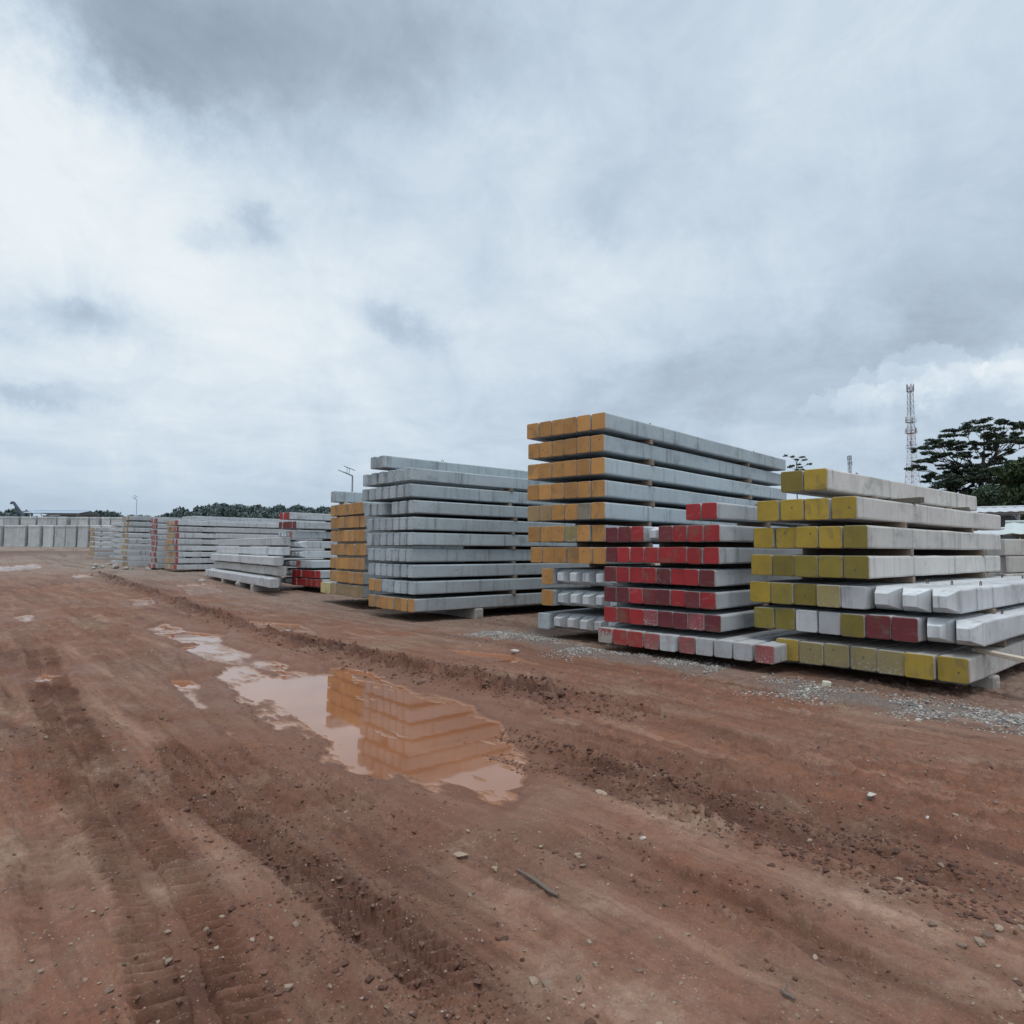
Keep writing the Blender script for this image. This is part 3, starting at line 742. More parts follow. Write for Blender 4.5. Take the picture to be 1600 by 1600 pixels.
GREY = (0.43, 0.485, 0.505); WARM = (0.59, 0.56, 0.52); WHITE = (0.56, 0.565, 0.57); LIGHT = (0.50, 0.52, 0.53)
def stack(name, fr, hp, rows, L, tint, jit=0.03, dots=False, base=0.2, sp_px=None, sp_run=None, sp_h=None, bearer_run=(1.9, 6.9), top_loops=False, pmax=None, zfix=None, maxw=None, spcol=None, rowtint=None):
    """rows: (left px, right px, y of the top at the right edge, codes, shift along u) from the top down"""
    zs = []; geo_ = []
    n = len(rows)
    for i, rw in enumerate(rows):
        xl, xr, yt, codes = rw[:4]; sh = rw[4] if len(rw) > 4 else 0.0
        q1, zt = fr.hit(xr, yt); q0, _ = fr.hit(xl, yt)
        geo_.append((q0, q1, codes, sh)); zs.append(zt)
    # even the layers out between the measured top and the base
    ztop = zs[0] - hp; 
    pitch = (ztop - base) / (n - 1) if n > 1 else 0
    zb = [0.65 * (ztop - pitch * i) + 0.35 * (zs[i] - hp) for i in range(n)]
    zb[-1] = base if n > 1 else zs[0] - hp
    for i in range(n - 2, -1, -1): zb[i] = max(zb[i], zb[i + 1] + hp + 0.045)
    for i in range(n):
        q0, q1, codes, sh = geo_[i]; k_ = len(codes); span = q1 - q0
        slot = span / k_; wd = min(hp * 1.1 if maxw is None else maxw, slot - 0.012)
        extra = max(0.0, slot - wd)
        for j, cd in enumerate(codes):
            if cd == ' ': continue
            q = q0 + slot * (j + .5) + (random.uniform(-.3, .3) * extra if 0 < j < k_ - 1 else (extra / 2 if j else -extra / 2))
            r_ = sh + random.uniform(-jit, jit) + (0.30 if cd == '^' else 0.0)
            if random.random() < .12: r_ += random.choice((-1.3, 1.6)) * jit
            p = fr.xy(q, r_)
            pos = 'only pile' if k_ == 1 else ('leftmost' if j == 0 else ('rightmost' if j == k_ - 1 else ORD[j] + ' from left'))
            rown = 'top row' if i == 0 else ('bottom row' if i == n - 1 else ORD[i] + ' row from top')
            nm = 'pointed' if cd == '^' else ('plain-ended' if cd == '-' else PAINTS[cd][2])
            lab = f'{nm} concrete pile, {pos}, {rown}, {name}'
            tn = tint if rowtint is None or rowtint[i] is None else rowtint[i]
            if cd == '^' and tint != WARM: tn = LIGHT
            pile((p.x, p.y, zb[i] + random.uniform(-.006, .004)), fr.phi, wd, hp, L if not isinstance(L, list) else L[i], cd, tn, lab, 'piles in the ' + name, dots,
                 loops=(i == 0 or (top_loops and i in top_loops)))
    # timber spacers between the layers
    runs = sp_run if sp_run is not None else [fr.along(geo_[0][1], px) for px in sp_px]
    for i in range(n - 1):
        q0 = max(geo_[i][0], geo_[i + 1][0]); q1 = min(geo_[i][1], geo_[i + 1][1])
        gap = zb[i] - (zb[i + 1] + hp)
        for kk, rr in enumerate(runs):
            mb = MB(); wd = q1 - q0 + random.uniform(-.02, .06)
            mb.box((0, 0, 0), (wd, .095, gap - .004), ch=.006)
            p = fr.xy((q0 + q1) / 2 + random.uniform(-.01, .03), rr + random.uniform(-.05, .05))
            o = mb.build('timber_spacer', M_WOOD if spcol is None else spcol, None, (p.x, p.y, zb[i] - gap / 2), (0, 0, -fr.phi + random.uniform(-.02, .02)))
            where = 'nearer the front ends' if kk == 0 else ('farther from the front ends' if kk == 1 else 'at the far end')
            lay = 'top row' if i == 0 else ORD[i] + ' row from top'
            tag(o, f'timber spacer under {lay}, {where}, {name}', 'timber spacer', 'timber spacers in the ' + name)
    # concrete bearers on the ground
    q0 = geo_[-1][0]; q1 = geo_[-1][1]
    for kk, rr in enumerate(bearer_run):
        p = fr.xy((q0 + q1) / 2, rr); gz = float(terrain(p.x, p.y)) - 0.05
        mb = MB(); mb.box((0, 0, 0), (q1 - q0 + .10, .24, base - gz - .004), ch=.02)
        mb.box(((q1 - q0) * .5 + .052, 0, -.02), (.012, .15, .09), ch=.004)
        o = mb.build('concrete_bearer', M_CONC, None, (p.x, p.y, (base + gz) / 2 - .002), (0, 0, -fr.phi + random.uniform(-.03, .03)))
        o.color = (0.42, 0.40, 0.37, 0)
        tag(o, f'concrete bearer on the ground under the {name}, {"near" if kk == 0 else "far"} one', 'concrete bearer', 'bearers under the stacks')
    return zb, geo_

# tall orange-ended stack
A = Frame(945, 12.1, 43)
stack('tall orange-ended stack', A, 0.30, [
    (823.4, 945.2, 643.4, 'oooooo'), (825, 943, 676.4, 'oooooo'), (824, 943.5, 712, 'oooooo'), (824, 943.5, 747.3, 'oooooo'),
    (824, 945.8, 782, 'ttoofo'), (825, 943.5, 816.6, 'ooowoo'), (829, 945.8, 851, 'oooooo'),
    (846, 967, 886, 'o^^^^^'), (846, 967, 921, 'o^^^^^'), (840, 965, 955, '-^^^^^')], 8.5, GREY, jit=.014, base=0.20,
    sp_px=(1018.6, 1174), bearer_run=(1.6, 6.4))
# red-ended stack in front of it
B = Frame(1120, 10.1, 45)
stack('red-ended stack', B, 0.25, [
    (1071, 1119.6, 784.9, 'rr'), (945, 1123.6, 819, 'ddr^drrr'), (946, 1122, 854, 'drrrrrrr'), (944, 1117, 888, 'drrrdrrd'),
    (943, 1118, 923.8, 'ddrddrdr'), (943, 1125, 959.6, 'rrrpddpd'), (940, 1214, 1001, 'xrrp-p---p', -.10)], 7.5, LIGHT, jit=.016, base=0.16,
    sp_run=(1.7, 5.6), bearer_run=(1.2, 5.8))
# yellow-ended stack at the right
Cf = Frame(1512, 8.0, 49)
CZ, CG = stack('yellow-ended stack', Cf, 0.30, [
    (1220.5, 1291.8, 731, 'ly'), (1183, 1337, 776, 'yyyy'), (1176, 1356, 821, 'yyyyl'), (1174, 1357, 869.6, 'yllll'),
    (1171.6, 1490, 923, 'yllw-^^^'), (1178, 1527, 966, 'll--ldd^^'), (1213, 1512, 1024, 'ywwwwyy')], [6.9, 6.8, 6.25, 6.2, 6.6, 6.6, 6.4], WARM, jit=.02, base=0.17,
    sp_run=(1.6, 5.1), bearer_run=(1.0, 5.2), top_loops=(4, 5, 6), rowtint=[None, None, None, None, WHITE, WHITE, None])
# tall plain grey stack
G = Frame(647, 15.6, 49)
stack('tall plain grey stack', G, 0.30, [
    (582.8, 602.4, 711.5, '--', -.05), (567, 641.3, 731, '------'), (567.5, 641.7, 757, '-------'), (569, 647.4, 783.5, '--- ---'),
    (573, 647, 809, '-------'), (574, 646, 832, '-------'), (575, 643.6, 856.6, '-------'), (575, 646, 880, '-------'),
    (576, 647, 906, 'oo-----'), (576.5, 647, 929.7, 'ooooooo')], 9.0, GREY, jit=.014, dots=True, base=0.26, maxw=.258, sp_px=(754, 832), bearer_run=(1.9, 7.0))
# narrow orange stack beyond the grey one
O = Frame(567, 18.6, 52)
stack('narrow orange stack', O, 0.325, [
    (519, 527, 767, '-', -.05), (517, 569, 786.8, 'ooooooo'), (517, 569, 806, 'ooooooo'), (517, 570, 828, 'ooooooo'), (517, 571, 851, 'ooooooo'),
    (516, 568, 874.5, 'ooooooo'), (516, 568, 896, 'ooooooo'), (502, 567, 916, 'cctttttt')], 9.0, GREY, jit=.02, base=0.36, sp_run=(.25, 6.4), spcol=M_WOODP, bearer_run=(1.7, 6.8))
# stack with red ends and pointed tips
E = Frame(500, 24.0, 44)
stack('red-and-grey pointed stack', E, 0.265, [
    (437, 452, 800, 'rrr'), (437, 462, 815, 'ddddd'), (433, 457, 831, '^^^^p'), (433, 468, 848, '^^^^^^'), (436, 469, 864, '^^^^^^'),
    (433, 486, 879.5, '^^^^p--'), (436, 500, 896, '^^^rrrrrr'), (434, 503, 911, '^^^rrrrrr')], 9.0, LIGHT, jit=.02, base=0.34, maxw=.33, sp_run=(2.0, 6.8), bearer_run=(1.2, 6.8))
# low white stack lying the other way: its piles run from near right to far left
Df = []
for i, (xr, yr, xl, dep, nn) in enumerate([(441, 837.5, 352, 24.6, 2), (440, 853, 350, 24.4, 2), (428, 872, 338, 23.4, 2), (434, 887.5, 346, 23.6, 2), (422, 902.3, 328, 22.6, 3)]):
    p = at(xr, yr, dep); dirv = Vector((-.56, .83)); ang_ = math.atan2(-dirv.x, dirv.y)
    for j in range(nn):
        hpd = 0.30
        q = Vector((p.x, p.y)) + Vector((.83, .56)) * (j * .315 + .15) + dirv * (j * 1.0)
        rown = ['top row', 'second row from top', 'third row from top', 'fourth row from top', 'bottom row'][i]
        zt = [1.98, 1.62, 1.27, 0.92, 0.55][i] + .13
        pile((q.x, q.y, zt - hpd), -ang_, .30, hpd, 11.6, '-', WHITE if i in (0, 1, 2, 4) else WARM,
             f'white concrete pile, {["front one", "middle one", "rear one"][j]}, {rown}, white crosswise stack', 'piles in the low white crosswise stack')
    Df.append((p, dirv))
    for kk, rr in enumerate((2.4, 7.6)):
        q = Vector((p.x, p.y)) + Vector((.83, .56)) * .46 + dirv * rr
        if i < 4:
            zt = [1.98, 1.62, 1.27, 0.92, 0.55][i] - .17
            nxt = [1.98, 1.62, 1.27, 0.92, 0.55][i + 1] + .13
            mb = MB(); mb.box((0, 0, 0), (.62, .10, zt - nxt - .003), ch=.005)
            o = mb.build('timber_spacer', M_WOODP, None, (q.x, q.y, (zt + nxt) / 2), (0, 0, ang_))
            tag(o, f'timber spacer under {["top row", "second row", "third row", "fourth row"][i]}, {"near" if kk == 0 else "far"} one, white crosswise stack', 'timber spacer', 'timber spacers in the low white stack')
        else:
            gz = float(terrain(q.x, q.y)) - .04
            mb = MB(); mb.box((0, 0, 0), (1.0, .26, .38 - gz), ch=.02); mb.box((0, -.135, .0), (.4, .012, .10), ch=.004)
            o = mb.build('concrete_bearer', M_CONC, None, (q.x, q.y, (.376 + gz) / 2), (0, 0, ang_)); o.color = (.42, .40, .37, 0)
            tag(o, f'concrete bearer on the ground under the low white stack, {"near" if kk == 0 else "far"} one', 'concrete bearer', 'bearers under the stacks')

# far stacks: one visible pile per layer, its neighbours behind go into one mass
far_bits = []
def far_stack(name, fr, hp, top_px, n, xr, base, L, codes, depth_n, tint, rowshift=None, codes2='o'):
    q1, zt = fr.hit(xr, top_px); zt -= hp
    for i in range(n):
        zb_ = zt + (base - zt) * i / max(1, n - 1)
        cd = codes[i % len(codes)]
        sh = random.uniform(-.05, .05) + (rowshift[i] if rowshift else 0)
        p = fr.xy(q1 - hp / 2, sh)
        rown = 'top row' if i == 0 else ('bottom row' if i == n - 1 else ORD[i] + ' row from top')
        nm = 'plain-ended' if cd == '-' else PAINTS[cd][2]
        pile((p.x, p.y, zb_), fr.phi, hp, hp, L, cd, tint, f'{nm} concrete pile at the front, {rown}, {name}', 'front piles of the ' + name)
        for j in range(1, depth_n):
            p2 = fr.xy(q1 - hp / 2 - j * (hp + .03), sh + random.uniform(-.10, .08))
            far_bits.append((p2.x, p2.y, zb_, fr.phi, hp, hp, L, codes2[j % len(codes2)], tint))
        if i < n - 1:
            gap = zt + (base - zt) * i / (n - 1) - (zt + (base - zt) * (i + 1) / (n - 1) + hp)
            for rr in (2.0, 7.0): far_bits.append((*fr.xy(q1 - depth_n * hp / 2, rr), zb_ - gap + .002, fr.phi + R(90), .1, gap - .004, depth_n * hp, 's', tint))
FF = Frame(272, 38.0, 46)
far_stack('long red-orange far stack', FF, .27, 813, 8, 279, .47, 10.5, 'r', 7, LIGHT, codes2='rrototo')
FT = Frame(300, 43.5, 47)
far_stack('longest far stack', FT, .27, 806, 9, 300, .50, 11.0, '-', 6, LIGHT, codes2='-')
H2 = Frame(241, 40.3, 47)
far_stack('slim dark-red far stack', H2, .255, 810, 9, 246, .46, 9.0, 'd', 4, LIGHT, codes2='dp')
H1 = Frame(196, 43.0, 47)
far_stack('tan-ended far stack', H1, .265, 806, 9, 201, .46, 9.0, 't', 4, LIGHT, codes2='to')
J = Frame(143, 51.0, 46)
far_stack('farthest orange-ended stack', J, .265, 824, 7, 148, .68, 9.0, 't', 5, LIGHT, codes2='to')
# the mass of piles behind them and the bundle of pointed piles between two far stacks
mb = MB(); 
for (x, y, z, ph, wd, h, L, cd, tint) in far_bits:
    M3 = Matrix.Rotation(-ph, 3, 'Z')
    def ring(yy, sc=1.0):
        return [M3 @ Vector((a * sc, yy, h / 2 + (c - h / 2) * sc)) + Vector((x, y, z)) for a, c in prof(wd, h, min(.02, h * .2))]
    if cd == 's':
        M3 = Matrix.Rotation(-ph + math.pi, 3, 'Z'); loft(mb, [ring(-L / 2), ring(L / 2)], 1); continue
    if cd in '-^': loft(mb, [ring(0, .97), ring(.02), ring(L)], 0)
    else:
        loft(mb, [ring(.015), ring(L)], 0, cap0=False); loft(mb, [ring(0, .97), ring(.015)], {'r': 2, 'd': 2, 'p': 2, 'o': 3, 't': 3}[cd], cap1=False)
JT = Frame(190, 46.5, 50)
q1, zt = JT.hit(191, 816)
for i in range(8):
    for j in range(5):
        zb_ = zt - .3 + (.5 - zt + .3) * i / 7
        p = JT.xy(q1 - .15 - j * .32, random.uniform(-.25, .2)); M3 = Matrix.Rotation(-JT.phi, 3, 'Z')
        x, y, z, wd, h = p.x, p.y, zb_, .29, .30
        def ring(yy, sc=1.0):
            return [M3 @ Vector((a * sc, yy, h / 2 + (c - h / 2) * sc)) + Vector((x, y, z)) for a, c in prof(wd, h, .012)]
        loft(mb, [ring(-.3, .45), ring(0), ring(9.0)], 0)
    if i < 7:
        for rr in (1.6, 6.5):
            c = JT.xy(q1 - .8, rr); mb.box((c.x, c.y, zb_ - .045), (1.5, .1, .07), Matrix.Rotation(-JT.phi, 3, 'Z'), mi=1)
M_FRED = simple('weathered_red', (0.33, .085, .075), .7, .2, 6); M_FOR = simple('weathered_orange', (0.38, .235, .12), .7, .2, 6)
M_FCON = simple('far_concrete', (0.47, .485, .48), .85, .14, 1.4)
far_o = mb.build('stacked_piles', [M_FCON, M_WOODD, M_FRED, M_FOR])
tag(far_o, 'mass of far grey piles behind the front ones, pointed bundle among them', 'concrete piles', kind='stuff')

# beige piles behind the yellow stack, at the right edge
K = Frame(1556, 14.6, 60)
for i, zt in enumerate((2.02, 1.65, 1.28, .91, .54, .5)):
    if i == 5: break
    for j in range(2):
        q, _ = K.hit(1556, 858); p = K.xy(q - j * .38, random.uniform(-.05, .05))
        rown = ['top row', 'second row from top', 'third row from top', 'fourth row from top', 'bottom row'][i]
        pile((p.x, p.y, zt - .36), K.phi, .36, .36, 6.0, '-', (.58, .545, .50), f'beige concrete pile, {"front one" if j == 0 else "rear one"}, {rown}, beige stack at right edge', 'piles in the beige stack')
for kk, rr in enumerate((1.2, 4.6)):
    p = K.xy(-.18, rr); mb = MB(); mb.box((0, 0, 0), (.86, .24, .228), ch=.02); mb.box((.435, 0, 0), (.012, .14, .08), ch=.004)
    o = mb.build('concrete_bearer', M_CONC, None, (p.x, p.y, .064), (0, 0, -K.phi)); o.color = (.42, .40, .37, 0)
    tag(o, f'concrete bearer on the ground under the beige stack, {"near" if kk == 0 else "far"} one', 'concrete bearer', 'bearers under the stacks')

# loose timbers on the yellow stack
def timber(name, a, b, wd, th, m_, label, cat, chm=.006):
    a, b = Vector(a), Vector(b); L = (b - a).length; mb = MB(); mb.box((0, 0, 0), (wd, L, th), ch=chm)
    o = mb.build(name, m_); o.matrix_world = Matrix.Translation((a + b) / 2) @ (b - a).to_track_quat('Y', 'Z').to_matrix().to_4x4()
    return tag(o, label, cat)
zsp = CZ[1] + .30
q1 = CG[0][1]
for rr, out, m_, lab in ((2.35, .50, M_WOODD, 'dark timber poking out beneath the topmost yellow-ended piles, nearer the painted ends'),
                         (5.2, .28, M_WOODD, 'dark timber poking out beneath the topmost yellow-ended piles, near their far ends')):
    gap = CZ[0] - zsp
    a = Cf.xy(q1 - .5, rr + .05); b = Cf.xy(q1 + out, rr - .25 if out > .4 else rr)
    timber('timber_length', (a.x, a.y, zsp + min(.05, gap / 2)), (b.x, b.y, zsp + min(.055, gap / 2)), .10, min(.085, gap - .01), m_, lab, 'timber')
zpl = CZ[6] + .30
a = on_z(1523, 1015, .50); b = on_z(1660, 1043, .45)
timber('timber_plank', a, b, .11, .05, M_WOODP, 'pale timber plank sticking out over the lowest yellow-ended pile at the right', 'timber plank')

print('PILES', NPILE)
#--PART2--
# ------------------------------------------------------------------ standing concrete blocks on the far berm
PAN = [[-8, 2.5], [4, 22.4], [24, 41.5], [45, 63], [65.3, 81.6], [84, 101], [103, 119.6], [122, 138], [140, 156], [158, 174], [176, 192]]
PAB = [[-6, 3.5], [6.9, 29], [31, 55], [57.7, 72.9], [75, 89.4], [91, 105], [108.6, 122.4], [124.5, 139], [141, 154.7], [157, 170.5], [172.6, 190]]
def panel(x0, x1, ytop, depth, label, group, gz, tall):
    p0 = at(x0, ytop, depth); p1 = at(x1, ytop, depth); wd = (p1 - p0).length; c = (p0 + p1) / 2
    H = c.z - gz; mb = MB(); th = 1.1
    mb.box((0, 0, H / 2), (wd, th, H), ch=.05)
    mb.box((0, -th / 2 - .02, .16), (wd * .96, .06, .30), ch=.015)      # thicker foot
    mb.box((0, -th / 2 - .015, H - .15), (wd * .94, .04, .20), ch=.012)  # rim
    o = mb.build('concrete_block', M_CONC, None, (c.x, c.y + th / 2 + random.uniform(-.25, .25), gz), (0, 0, random.uniform(-.05, .05)))
    tv = random.uniform(.9, 1.08); o.color = (.50 * tv, .515 * tv, .505 * tv, 0)
    tag(o, label, 'concrete block', group)
    for s_ in (-1, 1): link('lifting_loop', loop_mesh(), o, (s_ * wd * .3, 0, H))
for i, (a_, b_) in enumerate(PAN):
    panel(a_, b_, 820.5 + .012 * i, 72, f'tall pale concrete block on end, {("leftmost" if i == 0 else ORD[i] + " from left")} in the front row', 'standing blocks, front row', 1.50, False)
for i, (a_, b_) in enumerate(PAB):
    panel(a_, b_, 807 + .1 * i, 88, f'pale concrete block rising behind the others, {("leftmost" if i == 0 else ORD[i] + " from left")} in the back row', 'standing blocks, back row', 1.55, True)

# ------------------------------------------------------------------ foliage
def leaf_mat(name, c0, c1):
    m_, t, b = mat(name)
    geo = t.new('ShaderNodeNewGeometry'); oi = t.new('ShaderNodeObjectInfo')
    n = t.noise(geo.outputs['Position'], 0.6, 4, 0.6).outputs['Fac']
    f = t.m('ADD', t.m('MULTIPLY', geo.outputs['Random Per Island'], .6), t.m('MULTIPLY', n, .4))
    col = t.mix(t.step(f, .15, .85), c0, c1)
    col = t.v('SCALE', col, scale=t.m('ADD', .8, t.m('MULTIPLY', oi.outputs['Random'], .4)))
    t.l.new(col, b.inputs['Base Color']); b.inputs['Roughness'].default_value = .7; b.inputs['Specular IOR Level'].default_value = .2
    return m_
M_LEAFD = leaf_mat('dark_leaf', (.034, .056, .042), (.10, .135, .085))
M_LEAFG = leaf_mat('green_leaf', (.026, .046, .022), (.080, .115, .050))
M_LEAFF = leaf_mat('hazed_far_leaf', (.075, .105, .105), (.125, .16, .15))  # distance haze put into the leaf colour: paler and bluer than real leaves
M_BARK = simple('bark', (.075, .062, .052), .9, .25, 6)
def leaves(clumps, size, flat=0.0, seed=1, asp=.5):
    """clumps: (centre, radii, count) -> leaf quads spread through each clump"""
    g = np.random.default_rng(seed); vs = []
    for c, r_, n in clumps:
        u = g.normal(size=(n, 3)); u /= np.linalg.norm(u, axis=1)[:, None]
        u *= (g.random((n, 1)) ** .45)
        p = np.array(c) + u * np.array(r_)
        a = g.normal(size=(n, 3)); a[:, 2] *= (1 - flat); a /= np.linalg.norm(a, axis=1)[:, None]
        b2 = g.normal(size=(n, 3)); b2[:, 2] *= (1 - flat); b2 -= a * (a * b2).sum(1)[:, None]; b2 /= np.linalg.norm(b2, axis=1)[:, None]
        s_ = size * (.5 + g.random((n, 1)))
        a = a * s_; b2 = b2 * s_ * asp
        vs.append(np.stack([p - a, p + b2 * .9 - a * .1, p + a, p - b2 * .9 + a * .1], 1).reshape(-1, 3))
    return np.vstack(vs)
def leaf_mesh(name, clumps, size, m_, flat=0.0, seed=1, asp=.5):
    v = leaves(clumps, size, flat, seed, asp); f = np.arange(len(v)).reshape(-1, 4)
    return np_mesh(name, v, f, m_)
def tree(name, loc, H, clumps, limbs, lm, size, label, group=None, flat=0.0, seed=1, tr=.2):
    root = empty(name, loc); tag(root, label, 'tree', group)
    mb = MB()
    for pts, r0, r1 in limbs:
        k_ = len(pts); mb.tube(pts, [r0 + (r1 - r0) * i / (k_ - 1) for i in range(k_)], 7)
    mb.build('trunk', M_BARK, root)
    link('crown', leaf_mesh('crown', clumps, size, lm, flat, seed), root)
    return root
def round_tree(name, H, W, seed, lm, size, n, label, group, loc=(0, 0, 0), low=.3):
    g = random.Random(seed); cl = []; limbs = [([(0, 0, -.3), (g.uniform(-.1, .1), 0, H * .3), (g.uniform(-.3, .3), g.uniform(-.3, .3), H * .7)], H * .022, H * .008)]
    k_ = 13
    for i in range(k_):
        a = g.uniform(0, 6.28); zz = g.uniform(low, .90) * H
        rr = W * .5 * math.sqrt(max(.05, 1 - ((zz / H - .55) / .5) ** 2)) * g.uniform(.35, .85)
        c = (rr * math.cos(a), rr * math.sin(a), zz); s_ = W * g.uniform(.13, .24)
        cl.append((c, (s_, s_, s_ * .75), int(n / k_)))
        if i % 2 == 0: limbs.append(([(0, 0, zz * .55), (c[0] * .5, c[1] * .5, zz * .8), c], H * .009, H * .003))
    return tree(name, loc, H, cl, limbs, lm, size, label, group, seed=seed)
def copy_thing(o, loc, rz=0, sc=(1, 1, 1), label=None, name=None):
    c = o.copy(); COL.objects.link(c); c.location = loc; c.rotation_euler = (0, 0, rz); c.scale = sc
    if label: c['label'] = label
    for ch in o.children:
        d = ch.copy(); COL.objects.link(d); d.parent = c
        for g_ in ch.children: e = g_.copy(); COL.objects.link(e); e.parent = d
    return c
LF = 'dark green tree in the far wood behind the grey stacks'
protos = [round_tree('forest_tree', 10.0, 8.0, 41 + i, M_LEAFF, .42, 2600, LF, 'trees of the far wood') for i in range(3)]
first = [True] * 3
g = random.Random(5)
FOREST = [(286, 797, 150), (298, 790, 165), (312, 792, 150), (322, 793, 170), (336, 787, 155), (346, 783, 165), (357, 783.5, 150), (368, 788, 170), (379, 785, 160),
          (392, 790, 150), (404, 788, 170), (413, 786, 155), (424, 790, 165), (433, 788.5, 150), (446, 791, 170), (457, 787, 155), (467, 789, 165), (477, 786, 150), (489, 790, 165),
          (500, 791, 155), (512, 788, 160), (524, 789, 150), (275, 800, 160), (305, 796, 140), (330, 795, 142), (353, 792, 140), (388, 794, 141), (419, 794, 140), (450, 795, 142), (482, 794, 140), (506, 796, 141)]
LOWL = [(-30, 797, 210), (-12, 796, 205), (4, 797, 200), (14, 796, 210), (26, 794, 205), (112, 800, 215), (124, 800, 210), (136, 799, 220), (151, 794.5, 205), (166, 794, 205), (180, 799, 215),
        (192, 801, 210), (204, 803, 220), (222, 804, 215), (238, 803, 210), (254, 803.5, 220), (268, 801, 215), (60, 802, 225), (80, 803, 225), (98, 802, 220)]
LL = 'small dark tree on the low skyline beyond the concrete blocks'
def put(i, px, py, dep, lab, grp, wmul):
    k_ = i % 3; p = at(px, 850, dep); gz = float(terrain(p.x, p.y)); top = at(px, py, dep).z
    H = (top - gz) / 10.0 * 1.03
    o = protos[k_]
    sc = (H * wmul * g.uniform(.8, 1.1), H * wmul * g.uniform(.8, 1.1), H)
    if first[k_]: first[k_] = False; o.location = (p.x, p.y, gz); o.scale = sc
    else: o = copy_thing(o, (p.x, p.y, gz), g.uniform(0, 6.28), sc)
    o['label'] = lab; o['group'] = grp
for i, (px, py, dep) in enumerate(FOREST): put(i, px, py, dep, LF, 'trees of the far wood', .95)
for i, (px, py, dep) in enumerate(LOWL): put(i, px, py, dep, LL, 'trees on the low skyline', .85 if px not in (151, 166) else .6)
# undergrowth that closes the wood towards the ground
cl = []
for i in range(90):
    px = -60 + i * 7.2; dep = 165 + 40 * (px < 270) + g.uniform(-12, 12); p = at(px, 850, dep)
    h_ = at(px, (806 if px < 275 else 802), dep).z
    cl.append(((p.x, p.y, h_ * .45), (2.6, 2.6, h_ * .5), 150))
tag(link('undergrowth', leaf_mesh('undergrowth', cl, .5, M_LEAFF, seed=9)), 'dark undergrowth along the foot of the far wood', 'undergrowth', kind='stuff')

# broad flat-topped tree at the right: leaf pads carried on spreading limbs
TD = 74.0
def tp(X, Y, dep=TD): return at(1400 + X * .13125, 590 + Y * .13125, dep)
PADS = [(1040, 515, 160, 45), (1295, 535, 95, 35), (1470, 575, 110, 50), (1560, 560, 90, 45), (810, 600, 190, 40), (680, 680, 180, 40), (485, 745, 135, 45), (355, 825, 105, 35), (1060, 600, 190, 40),
        (1090, 700, 150, 60), (765, 765, 165, 35), (1320, 680, 120, 40), (1400, 770, 190, 32), (1580, 760, 110, 36), (680, 835, 120, 35), (535, 920, 105, 30), (800, 905, 100, 25), (1010, 920, 100, 40),
        (350, 985, 110, 15), (260, 1060, 130, 40), (620, 1050, 100, 45), (900, 1050, 180, 50), (395, 1160, 125, 50), (1220, 1020, 180, 40), (700, 1200, 200, 65), (525, 1295, 175, 35), (1175, 960, 75, 30),
        (930, 840, 60, 25), (1150, 840, 80, 40), (590, 770, 90, 30), (960, 1160, 160, 60), (1150, 1110, 170, 50)]
g = random.Random(77); px_m = TD / F * .13125
fork = tp(1010, 1190); base = tp(1010, 2080); base.z = 0.2
root_loc = Vector((base.x, base.y, 0)); cl = []; limbs = []
loc_ = lambda v: tuple(Vector(v) - root_loc)
limbs.append(([loc_(base), loc_(base.lerp(fork, .55) + Vector((.15, 0, 0))), loc_(fork)], .42, .26))
hubs = [tp(880, 1000), tp(1040, 950), tp(720, 1010), tp(1150, 960)]
for h_ in hubs: limbs.append(([loc_(fork), loc_(fork.lerp(h_, .5) + Vector((0, g.uniform(-.5, .5), -.1))), loc_(h_)], .24, .15))
for _ in range(18):
    PADS.append((g.uniform(560, 1350), g.uniform(1090, 1420), g.uniform(90, 170), g.uniform(30, 60)))
for _ in range(26):
    X = g.uniform(330, 1500); yt = 1240 - 700 * math.sqrt(max(0, 1 - ((X - 1050) / 820) ** 2)); PADS.append((X, g.uniform(yt + 60, 1240), g.uniform(50, 110), g.uniform(15, 28)))
for (X, Y, hw, hh) in PADS:
    dy = g.uniform(-3.2, 3.2); c = tp(X, Y, TD + dy); rx, rz = hw * px_m, hh * px_m
    hub = min(hubs, key=lambda q: (q - c).length) if Y < 1000 else fork
    mid = hub.lerp(c, .55) + Vector((g.uniform(-.2, .2), 0, -.35 - g.uniform(0, .3)))
    limbs.append(([loc_(hub), loc_(mid), loc_(c + Vector((0, 0, -rz * .5)))], .065, .02))
    for s_ in range(9):
        ox, oy = g.uniform(-1.05, 1.05) * rx, g.uniform(-1, 1) * rx * .7
        cc = c + Vector((ox, oy, -abs(ox) * .16 + (px_m * 0 + (.10 * ox if X < 1050 else -.10 * ox)) + g.uniform(-.6, .6) * rz))
        cl.append((loc_(cc), (rx * g.uniform(.22, .50), rx * .40, rz * g.uniform(.25, .55)), 130))
        if s_ < 3: limbs.append(([loc_(mid.lerp(c, .4)), loc_(mid.lerp(cc, .7)), loc_(cc)], .04, .012))
tree('spreading_tree', root_loc, 16, cl, limbs, M_LEAFD, .12, 'broad flat-topped dark tree with layered branches beside the lattice tower', None, flat=.55, seed=4)
